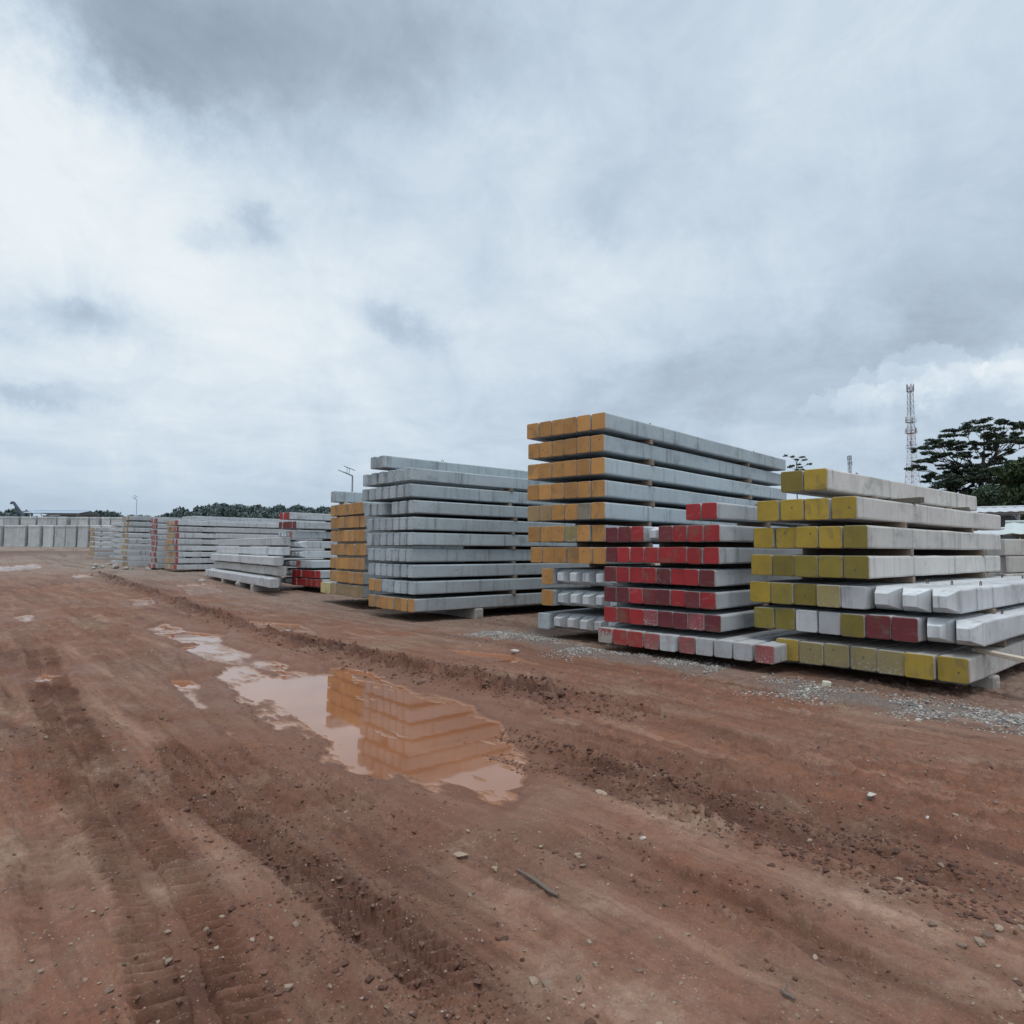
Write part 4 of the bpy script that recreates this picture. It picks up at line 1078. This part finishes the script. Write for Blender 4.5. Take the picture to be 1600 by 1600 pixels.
# dense greenery to its right
for i, (px, py, dep, W, lm, lab) in enumerate([
        (1604, 724, 62, 6.8, M_LEAFG, 'bushy green tree at the right edge, brightest of the right-hand trees'), (1556, 750, 70, 8.0, M_LEAFD, 'dense dark tree below the spreading tree, behind the shed roofs'),
        (1650, 705, 60, 10.0, M_LEAFG, 'bushy green tree cut by the right edge of the view'), (1500, 768, 80, 9.5, M_LEAFD, 'low dark tree left of the others, behind the yellow-ended stack')]):
    p = at(px, 858, dep); H = at(px, py, dep).z
    round_tree('dense_tree', H, W, 60 + i, lm, .21, 15000, lab, None, (p.x, p.y, 0), low=.08)
# thin young tree whose top shows over the stacks
p = at(1246, 858, 40); top = at(1246, 709, 40).z; k_ = 40 / F; cl = []; limbs = [([(0, 0, -.2), (.05, 0, top * .5), (.02, 0, top - .75), (.1, 0, top - .3)], .05, .012)]
for (X, Y) in [(1231, 711), (1237, 714), (1245, 718), (1250, 715), (1256, 719), (1262, 726), (1240, 727), (1248, 726), (1236, 729), (1254, 729), (1243, 735), (1258, 733), (1246, 742), (1238, 744), (1256, 745), (1250, 752)]:
    q = at(X, Y, 40); c = (q.x - p.x, random.uniform(-.4, .4), q.z); cl.append((c, (.17, .17, .05), 36))
    limbs.append(([(0.02, 0, c[2] - .32), (c[0] * .6, c[1] * .6, c[2] - .1), c], .012, .005))
tree('young_tree', (p.x, p.y, 0), top, cl, limbs, M_LEAFD, .075, 'thin sparse young tree showing above the topmost yellow-ended piles', None, flat=.5, seed=8)

# ------------------------------------------------------------------ masts
M_GALV = simple('galvanised', (.30, .31, .33), .5, .15, 3, metal=.3)
M_TRED = simple('mast_red', (.38, .29, .28), .6, .2, 2); M_TWH = simple('mast_white', (.55, .56, .58), .6, .1, 2)
def lattice(root, zs, ws, step, rad, mats, nbay_mat):
    """four tapering legs and bracing"""
    def wat(z): return float(np.interp(z, zs, ws)) / 2
    for sx in (-1, 1):
        for sy in (-1, 1):
            mb = MB(); z = zs[0]; i = 0
            while z < zs[-1] - .01:
                z2 = min(z + step, zs[-1]); mb.tube([(sx * wat(z), sy * wat(z), z), (sx * wat(z2), sy * wat(z2), z2)], rad, 5, mi=nbay_mat(z)); z = z2
            mb.build('leg', mats, root)
    mb = MB(); z = zs[0]; fl = 1
    while z < zs[-1] - .01:
        z2 = min(z + step, zs[-1]); a, b_ = wat(z), wat(z2)
        for (x1, y1, x2, y2) in ((-1, -1, 1, -1), (1, -1, 1, 1), (1, 1, -1, 1), (-1, 1, -1, -1)):
            mb.tube([(x1 * a, y1 * a, z), (x2 * b_, y2 * b_, z2)], rad * .55, 4, mi=nbay_mat(z), caps=False)
            mb.tube([(x2 * a, y2 * a, z), (x1 * b_, y1 * b_, z2)], rad * .55, 4, mi=nbay_mat(z), caps=False)
            mb.tube([(x1 * b_, y1 * b_, z2), (x2 * b_, y2 * b_, z2)], rad * .5, 4, mi=nbay_mat(z), caps=False)
        z = z2
    mb.build('bracing', mats, root)
p = at(1428.5, 858, 215); sc = 215 / F
zt = at(1428, 604, 215).z
root = empty('lattice_tower', (p.x, p.y, 0), .35); tag(root, 'tall red and white lattice tower with antennas beside the spreading tree', 'lattice tower')
lattice(root, [0, 18, 24, 32, 40, zt], [5.6, 4.0, 2.9, 1.9, 1.5, 1.15], 2.0, .085, [M_TWH, M_TRED, M_GALV], lambda z: 2 if z > 44 else (1 if int(z / 6.0) % 2 == 0 else 0))
def zpx(y): return at(1428, y, 215).z
for (y, r_) in ((612, 1.0), (660, 1.5), (677, 1.7), (700, 1.5)):
    z = zpx(y); mb = MB(); mb.box((0, 0, z), (r_ * 1.5, r_ * 1.5, .09), ch=.01)
    for sx in (-1, 1):
        mb.tube([(sx * r_ * .74, -r_ * .74, z + .9), (sx * r_ * .74, r_ * .74, z + .9)], .04, 4); mb.tube([(-r_ * .74, sx * r_ * .74, z + .9), (r_ * .74, sx * r_ * .74, z + .9)], .04, 4)
        for sy in (-1, 1): mb.tube([(sx * r_ * .74, sy * r_ * .74, z), (sx * r_ * .74, sy * r_ * .74, z + .9)], .04, 4)
    mb.build('platform', M_TRED if y == 677 else M_GALV, root)
for (y, r_, n_, h_) in ((606, 1.0, 5, 2.2), (656, 1.4, 3, 1.9), (672, 1.6, 3, 1.6), (692, 1.6, 2, 1.4)):
    z = zpx(y)
    for i in range(n_):
        a = 6.283 * i / n_ + y; mb = MB()
        mb.box((r_ * math.cos(a), r_ * math.sin(a), z), (.26, .50, h_), Matrix.Rotation(a, 3, 'Z'), ch=.04)
        mb.tube([(r_ * math.cos(a) * .9, r_ * math.sin(a) * .9, z - h_ * .6), (r_ * math.cos(a) * .9, r_ * math.sin(a) * .9, z + h_ * .6)], .05, 5)
        mb.tube([(0, 0, z), (r_ * math.cos(a) * .9, r_ * math.sin(a) * .9, z)], .04, 4)
        mb.build('antenna', M_TWH if i % 2 else M_GALV, root)
p = at(1330.5, 858, 330); zt = at(1330, 712, 330).z
root = empty('slim_mast', (p.x, p.y, 0), .2); tag(root, 'small distant mast with antenna cluster above the topmost yellow-ended pile', 'mast')
lattice(root, [0, zt * .6, zt], [2.6, 1.3, 1.0], 2.2, .10, [M_GALV], lambda z: 0)
for i in range(6):
    a = i * 1.05; z = zt - 1.2 - (i % 2) * 2.6; mb = MB(); mb.box((1.0 * math.cos(a), 1.0 * math.sin(a), z), (.22, .4, 2.1), Matrix.Rotation(a, 3, 'Z'), ch=.04); mb.tube([(0, 0, z), (1.0 * math.cos(a), 1.0 * math.sin(a), z)], .06, 4)
    mb.build('antenna', M_GALV, root)

# ------------------------------------------------------------------ solar street lamps
M_POLE = simple('lamp_pole_paint', (.20, .235, .27), .5, .1, 4); M_SOLAR = simple('solar_glass', (.03, .035, .05), .25, .1, 4); M_LENS = simple('lamp_head_grey', (.35, .36, .37), .4, .1, 4)
p = at(548.5, 858, 49); zt = at(548.5, 743, 49).z; gz = float(terrain(p.x, p.y))
lamp = empty('street_lamp', (p.x, p.y, gz)); tag(lamp, 'solar street lamp on a slim pole behind the narrow orange stack', 'street lamp', 'solar street lamps')
H = zt - gz
mb = MB(); mb.tube([(0, 0, -.2), (0, 0, H * .5), (0, 0, H)], [.085, .07, .055], 10); mb.box((0, 0, .02), (.34, .34, .04), ch=.008); mb.build('pole', M_POLE, lamp)
mb = MB(); mb.tube([(0, 0, H - .03), (-.35, 0, H + .12), (-1.02, 0, H + .40)], [.05, .042, .035], 8); mb.build('arm', M_POLE, lamp)
mb = MB(); mb.box((-.85, 0, H + .31), (.46, .17, .06), Matrix.Rotation(.40, 3, 'Y'), ch=.02); mb.build('lamp_head', M_LENS, lamp)
mb = MB(); mb.box((-.23, 0, H + .53), (.78, .55, .035), Matrix.Rotation(.36, 3, 'Y'), ch=.006); mb.build('solar_panel', M_SOLAR, lamp)
mb = MB(); mb.tube([(-.42, 0, H + .14), (-.40, 0, H + .57)], .018, 6); mb.tube([(-.26, 0, H + .08), (-.24, 0, H + .52)], .018, 6); mb.build('bracket', M_POLE, lamp)
p = at(211, 858, 92); copy_thing(lamp, (p.x, p.y, float(terrain(p.x, p.y))), .3, (.55, .55, .97), label='tiny far street lamp above the tan-ended far stack on the skyline')

# ------------------------------------------------------------------ far shed, crane, sheds at the right
M_ROOF = simple('roof_sheet', (.50, .52, .535), .55, .12, 2.0, metal=.1); M_ROOFB = simple('roof_sheet_blue', (.30, .37, .44), .5, .1, 2); M_DARKW = simple('shed_wall', (.10, .115, .13), .8, .15, 2); M_GROOF = simple('roof_sheet_green', (.44, .49, .47), .55, .15, 2.0)
def shed(name, x0, x1, yd, dep, z_eave, z_ridge, mats, label, walls=True, z0=0.0, rotz=0.0):
    wd = x1 - x0; root = empty(name, ((x0 + x1) / 2, yd, z0), rotz); tag(root, label, 'shed')
    n = int(wd / .25)
    for s_ in (-1, 1):        # two corrugated slopes
        vs, fs = [], []
        for i in range(n + 1):
            x = -wd / 2 - .3 + (wd + .6) * i / n; c = .028 * (1 if i % 2 else -1)
            for (yy, zz) in ((0, z_ridge), (s_ * (dep / 2 + .35), z_eave)):
                vs += [(x, yy, zz - z0 + c), (x, yy, zz - z0 + c - .012)]
        for i in range(n):
            a = i * 4; b_ = a + 4
            fs += [[a, b_, b_ + 2, a + 2], [a + 1, a + 3, b_ + 3, b_ + 1], [a + 2, b_ + 2, b_ + 3, a + 3]]
        mb = MB(); mb.add(vs, fs); rf = mb.build('roof', mats[0], root)
    mb = MB(); mb.tube([(-wd / 2 - .3, 0, z_ridge - z0 + .03), (wd / 2 + .3, 0, z_ridge - z0 + .03)], .07, 6); mb.build('ridge_cap', mats[0], rf)
    k_ = max(2, int(wd / 4) + 1)
    for i in range(k_):
        for s_ in (-1, 1):
            x = -wd / 2 + .1 + (wd - .2) * i / (k_ - 1); mb = MB(); mb.tube([(x, s_ * (dep / 2 - .1), -.2), (x, s_ * (dep / 2 - .1), z_eave - z0 - .05)], .06, 6)
            mb.tube([(x, s_ * (dep / 2 - .1), z_eave - z0 - .7), (x + .35 * (1 if i == 0 else -1), s_ * (dep / 2 - .1), z_eave - z0 - .08)], .035, 5); mb.build('post', mats[2], root)
    mb = MB()
    for s_ in (-1, 1): mb.box((0, s_ * (dep / 2 - .1), z_eave - z0 - .10), (wd, .07, .12), ch=.008)
    mb.build('eave_beam', mats[2], root)
    if walls:
        mb = MB(); mb.box((0, dep / 2 - .25, (z_eave - z0) / 2 - .1), (wd - .3, .08, z_eave - z0 - .25), ch=.01); mb.build('wall', mats[1], root)
    return root
a, b_ = at(36, 800, 150), at(122, 800, 150)
shed('long_shed', a.x, b_.x, 154, 8.0, at(70, 801.5, 150).z, at(70, 797.8, 154).z, [M_ROOFB, M_DARKW, M_GALV], 'long low blue-roofed shed on the skyline behind the concrete blocks', z0=1.6)
def shed_at(name, px, dep, wd, dd, ze, zr, mats, label):
    p = at(px, 850, dep); return shed(name, p.x - wd / 2, p.x + wd / 2, p.y, dd, ze, zr, mats, label, rotz=-math.atan2(p.x, p.y))
shed_at('open_shed', 1540, 48.0, 4.0, 3.4, at(1560, 801, 47).z, at(1560, 793.5, 48).z, [M_ROOF, M_DARKW, M_GALV], 'open shed with flat pale roof behind the far ends of the yellow-ended piles')
shed_at('low_shed', 1652, 31.0, 3.2, 2.2, at(1600, 833, 30).z, at(1600, 815, 31).z, [M_GROOF, M_DARKW, M_WOODD], 'low shed with pale corrugated roof over the beige piles at the right edge')
shed_at('site_shelter', 1542, 35.0, 1.3, 1.4, at(1550, 835, 34.5).z, at(1550, 827, 35).z, [M_ROOF, M_DARKW, M_WOODD], 'small white-roofed shelter glimpsed between two layers of yellow-ended piles')
# crane behind the standing blocks
M_CRANE = simple('crane_paint', (.045, .06, .085), .55, .15, 3); M_TYRE = simple('tyre', (.03, .03, .03), .9, .1, 5)
p = at(40, 858, 104); gz = float(terrain(p.x, p.y)); root = empty('mobile_crane', (p.x, p.y, gz)); tag(root, 'mobile crane with dark hooked boom raised above the concrete blocks', 'crane')
q = lambda px, py: (at(px, py, 104).x - p.x, 0, at(px, py, 104).z - gz)
mb = MB(); mb.box((1.2, 0, 1.25), (6.4, 2.3, .7), ch=.08); mb.build('carrier', M_CRANE, root)
mb = MB(); mb.box((3.5, 0, 2.2), (1.6, 2.1, 1.3), ch=.15); mb.build('cab', M_CRANE, root)
bpts = [q(39.5, 817), q(34.5, 804), q(21.5, 785.5)]
mb = MB(); mb.tube([(.3, 0, 1.6)] + bpts, [.34, .32, .26, .20], 8); mb.build('boom', M_CRANE, root)
mb = MB(); mb.tube([bpts[-1], q(18.5, 785), q(16.5, 787.5)], [.2, .18, .12], 8); mb.build('boom_head', M_CRANE, root)
for sx in (-1.2, .8, 3.2):
    for sy in (-1, 1):
        mb = MB(); mb.tube([(sx + 1, sy * .85, .5), (sx + 1, sy * 1.2, .5)], .5, 16); wh = mb.build('wheel', M_TYRE, root)
        mb = MB(); mb.tube([(sx + 1, sy * 1.18, .5), (sx + 1, sy * 1.24, .5)], .26, 12); mb.build('hub', M_GALV, wh)

# ------------------------------------------------------------------ stones, clods, litter
ICO = None
bm = bmesh.new(); bmesh.ops.create_icosphere(bm, subdivisions=1, radius=1.0)
IV = np.array([v.co[:] for v in bm.verts]); IF = np.array([[v.index for v in f.verts] for f in bm.faces]); bm.free()
def scatter_mesh(name, xs, ys, ss, m_, sink=.3, flat=.65, seed=3):
    g_ = np.random.default_rng(seed); n = len(xs); zz = ground_z(xs, ys)
    jit_ = 1 + g_.uniform(-.35, .35, (n, len(IV), 1))
    v = IV[None] * jit_ * np.stack([g_.uniform(.7, 1.3, n), g_.uniform(.7, 1.3, n), g_.uniform(.5, .9, n) * flat / .65], 1)[:, None, :]
    a = g_.uniform(0, 6.28, n); ca, sa = np.cos(a)[:, None], np.sin(a)[:, None]
    x = v[..., 0] * ca - v[..., 1] * sa; y = v[..., 0] * sa + v[..., 1] * ca
    v = np.stack([x, y, v[..., 2]], -1) * np.asarray(ss)[:, None, None]
    v += np.stack([xs, ys, zz + np.asarray(ss) * sink], 1)[:, None, :]
    f = (IF[None] + (np.arange(n) * len(IV))[:, None, None]).reshape(-1, 3)
    return np_mesh(name, v.reshape(-1, 3), f, m_)
def island_mat(name, c0, c1, rough=.85):
    m_, t, b = mat(name); geo = t.new('ShaderNodeNewGeometry')
    n = t.noise(geo.outputs['Position'], 40, 4).outputs['Fac']
    t.l.new(t.v('SCALE', t.mix(geo.outputs['Random Per Island'], c0, c1), scale=t.m('ADD', .75, t.m('MULTIPLY', n, .5))), b.inputs['Base Color']); b.inputs['Roughness'].default_value = rough
    return m_
M_GRAV = island_mat('gravel_stone', (.11, .10, .092), (.43, .40, .36)); M_PEB = island_mat('pebble_stone', (.13, .08, .055), (.33, .24, .175)); M_CLOD = island_mat('clod_mud', (.075, .033, .021), (.155, .074, .046))
xs, ys, ss = [], [], []
for gp, gw in GRAVEL:
    seg = np.diff(gp, axis=0); L_ = np.hypot(*seg.T); cum = np.r_[0, np.cumsum(L_)]
    n = int(cum[-1] * 2300); r_ = rng.uniform(0, cum[-1], n); k_ = np.clip(np.searchsorted(cum, r_) - 1, 0, len(seg) - 1)
    pt = gp[k_] + seg[k_] * ((r_ - cum[k_]) / L_[k_])[:, None]; off = rng.normal(0, gw * .85, n)
    nx = np.stack([-seg[k_, 1], seg[k_, 0]], 1) / L_[k_][:, None]; pt = pt + nx * off[:, None]
    keep = fbm(pt[:, 0], pt[:, 1], .8, 4, .55, 31) + .25 * (rng.random(n) - .5) > -.02 
    xs.append(pt[keep, 0]); ys.append(pt[keep, 1]); ss.append(np.clip(rng.lognormal(-4.62, .40, n), .005, .035)[keep])
tag(link('gravel', scatter_mesh('gravel', np.concatenate(xs), np.concatenate(ys), np.concatenate(ss), M_GRAV, sink=.05)), 'grey crushed stone spilled along the foot of the stacks', 'gravel', kind='stuff')
def field(n, rmin, rmax, fn):
    r_ = rmin * (rmax / rmin) ** rng.random(n); a = rng.uniform(R(-46), R(46), n); x = r_ * np.sin(a); y = r_ * np.cos(a)
    k_ = fn(x, y); return x[k_], y[k_]
def dry(x, y): return ground_near(x, y)[2] < .55
x, y = field(12000, 1.7, 24, lambda x, y: (fbm(x, y, 1.3, 3, .55, 88) + rng.uniform(-.35, .35, len(x)) > .06) & dry(x, y))
tag(link('pebbles', scatter_mesh('pebbles', x, y, np.clip(rng.lognormal(-5.35, .6, len(x)), .002, .022), M_PEB, seed=5)), 'small pale pebbles strewn over the red mud', 'pebbles', kind='stuff')
cx, cy = field(16000, 1.8, 20, lambda x, y: (ground_near(x, y)[1] + rng.uniform(-.15, .15, len(x)) > .30) & dry(x, y))
seg = np.diff(RIDGE, axis=0); k_ = rng.integers(0, len(seg), 5200); pt = RIDGE[k_] + seg[k_] * rng.random((5200, 1)); pt += rng.normal(0, .30, pt.shape)
mixs = np.where(rng.random(5200) < .72, .45, 1.25)
cs = np.r_[np.clip(rng.lognormal(-5.0, .5, len(cx)), .003, .024), np.clip(rng.lognormal(-4.3, .5, 5200) * mixs, .004, .06)]
T3 = TRACKS[2][0]; sg3 = np.diff(T3, axis=0); k3 = rng.integers(0, len(sg3), 3200); p3 = T3[k3] + sg3[k3] * rng.random((3200, 1)); nn3 = np.stack([-sg3[k3, 1], sg3[k3, 0]], 1) / np.hypot(*sg3[k3].T)[:, None]
p3 = p3 + nn3 * (rng.choice([-1, 1], 3200) * rng.normal(.20, .09, 3200))[:, None]; pt = np.vstack([pt, p3]); cs = np.r_[cs, np.clip(rng.lognormal(-4.8, .5, 3200), .004, .03)]
for tr_, n_, hw_ in ((TRACKS[0][0], 700, .25), (TRACKS[1][0], 2200, .12), (TRACKS[3][0], 1200, .19)):
    sg3 = np.diff(tr_, axis=0); k3 = rng.integers(0, len(sg3), n_); p3 = tr_[k3] + sg3[k3] * rng.random((n_, 1)); nn3 = np.stack([-sg3[k3, 1], sg3[k3, 0]], 1) / np.hypot(*sg3[k3].T)[:, None]
    p3 = p3 + nn3 * (rng.choice([-1, 1], n_) * rng.normal(hw_, .07, n_))[:, None]; kk_ = fbm(p3[:, 0], p3[:, 1], .6, 3, .5, 211) > -.05; p3 = p3[kk_]
    pt = np.vstack([pt, p3]); cs = np.r_[cs, np.clip(rng.lognormal(-5.15, .5, len(p3)), .003, .018)]
tag(link('mud_clods', scatter_mesh('mud_clods', np.r_[cx, pt[:, 0]], np.r_[cy, pt[:, 1]], cs, M_CLOD, sink=-.05, seed=6)), 'dark crumbled clods of clay along the ruts', 'mud clods', kind='stuff')
# single larger pieces
M_RUB = simple('broken_concrete', (.30, .28, .255), .9, .2, 9, bump=.4); M_LITTER = simple('pale_litter', (.46, .42, .37), .7, .1, 20)
def lump(name, px, py, size_px, m_, label, cat, group=None, flat=.6, gz=None, seed=0, stretch=1.3):
    g_ = random.Random(seed + int(px * 7)); p = on_z(px, py, 0 if gz is None else gz)
    for _ in range(6):
        zz = float(ground_z(p.x, p.y)[0]); p = on_z(px, py, zz)
    sz = size_px / F * p.y / 2
    bm = bmesh.new(); bmesh.ops.create_icosphere(bm, subdivisions=2, radius=1.0)
    cuts = [Vector((g_.uniform(-1, 1), g_.uniform(-1, 1), g_.uniform(-.3, 1))).normalized() for _ in range(7)]
    for v_ in bm.verts:
        for c in cuts:
            d_ = v_.co.dot(c)
            if d_ > .62: v_.co -= c * (d_ - .62)
        v_.co += Vector((g_.uniform(-.06, .06),) * 3)
        v_.co = Vector((v_.co.x * sz * stretch, v_.co.y * sz, v_.co.z * sz * flat))
    me = bpy.data.meshes.new(name); bm.to_mesh(me); bm.free(); me.materials.append(m_)
    o = link(name, me, None, (p.x, p.y, zz + sz * flat * .35), (g_.uniform(-.2, .2), g_.uniform(-.2, .2), g_.uniform(0, 6.28)))
    return tag(o, label, cat, group)
RL = 'broken pale concrete lump in the rubble at the foot of the far stacks'
for i, (px, py, s_) in enumerate([(118, 866, 10), (128, 872, 12), (123, 878, 11), (136, 876, 9), (140, 880, 12), (150, 884, 10), (133, 884, 9), (160, 886, 8), (170, 884, 11), (181, 886, 12), (196, 889, 9), (205, 890, 8), (231, 890, 9), (240, 889, 8), (252, 890, 8), (262, 889, 10), (112, 873, 9), (146, 888, 7)]):
    lump('rubble_lump', px, py, s_, M_RUB, RL, 'rubble', 'rubble at the far stacks', .75, .5, i)
for i, (px, py, s_) in enumerate([(68, 857, 9), (84, 857, 10), (92, 855, 12), (103, 855, 9)]):
    lump('rubble_lump', px, py, s_, M_RUB, 'broken concrete lump on the berm in front of the standing blocks', 'rubble', 'rubble on the berm', .7, 1.4, i)
lump('concrete_chunk', 380, 917, 19, M_RUB, 'rounded pale concrete chunk in front of the low white stack', 'concrete chunk', None, .9, .1, 3)
lump('rubble_lump', 316, 908, 9, M_RUB, 'dark-footed grey lump left of the low white stack', 'rubble', None, .8, .1, 4)
lump('pale_stone', 805, 1018, 11, M_LITTER, 'pale stone beside the gravel in front of the tall orange-ended stack', 'stone', None, .7, 0, 5)
lump('mud_slab', 719, 1336, 20, M_PEB, 'flat tan mud slab below the big puddle', 'mud slab', None, .35, 0, 6)
lump('pale_stone', 940, 1239, 15, M_PEB, 'flat tan stone right of the big puddle', 'stone', None, .4, 0, 7)
lump('pale_stone', 1004, 1310, 9, M_LITTER, 'small white stone between the puddle and the stick', 'stone', None, .7, 0, 8)
lump('pale_stone', 1561, 1451, 18, M_PEB, 'oval pale stone near the right edge of the foreground', 'stone', None, .5, 0, 9)
lump('pale_stone', 1273, 1497, 11, M_PEB, 'tan stone beside a thin rut in the right foreground', 'stone', None, .7, 0, 10)
lump('pale_stone', 1450, 1278, 8, M_LITTER, 'small pale stone in the mud right of centre, before the gravel strip', 'stone', None, .6, 0, 11)
def small(px, py): 
    p = on_z(px, py, 0); zz = float(ground_z(p.x, p.y)[0]); p = on_z(px, py, zz); return Vector((p.x, p.y, zz))
p = small(1291, 1073); mb = MB(); mb.box((0, 0, .035), (.10, .07, .075), ch=.01); mb.box((0.052, 0, .035), (.008, .04, .04), ch=.002)
tag(mb.build('cream_block', simple('cream_block', (.62, .57, .45), .8, .1, 20), None, p, (.08, .1, .3)), 'small cream block on the gravel before the yellow-ended stack', 'block')
p = small(1362, 1244); mb = MB(); mb.add([(-.03, -.012, .01), (.03, -.016, .016), (.034, .014, .012), (.0, .02, .022), (-.032, .013, .008), (-.03, -.012, .006), (.03, -.016, .012), (.034, .014, .008), (.0, .02, .018), (-.032, .013, .004)],
    [[0, 1, 2, 3, 4], [9, 8, 7, 6, 5], [0, 5, 6, 1], [1, 6, 7, 2], [2, 7, 8, 3], [3, 8, 9, 4], [4, 9, 5, 0]])
tag(mb.build('paper_scrap', M_LITTER, None, p, (.1, 0, .5)), 'crumpled white scrap lying on the open mud at the right', 'scrap')
M_STICK = simple('stick_bark', (.13, .10, .08), .9, .3, 30)
def stick(a_, b2, r_, label):
    a, b_ = small(*a_), small(*b2); up = Vector((0, 0, r_ + .008)); mb = MB(); d_ = b_ - a
    pts = [a + up + d_ * t_ + Vector((random.uniform(-1, 1), random.uniform(-1, 1), 0)) * r_ * .8 for t_ in (0, .2, .42, .6, .8, 1)]
    o0 = pts[0].copy(); pts = [q_ - o0 for q_ in pts]
    mb.tube(pts, [r_ * .5, r_ * .8, r_, r_ * 1.1, r_, r_ * .8], 8); m0 = pts[2]; mb.tube([m0, m0 + Vector((.02, .015, .02))], [r_ * .6, r_ * .3], 6)
    tag(mb.build('stick', M_STICK, None, o0), label, 'stick')
stick((808, 1364), (872, 1406), .010, 'brown stick lying in the mud in the centre foreground')
stick((1218, 1552), (1240, 1567), .007, 'short pale twig at the bottom of the foreground')
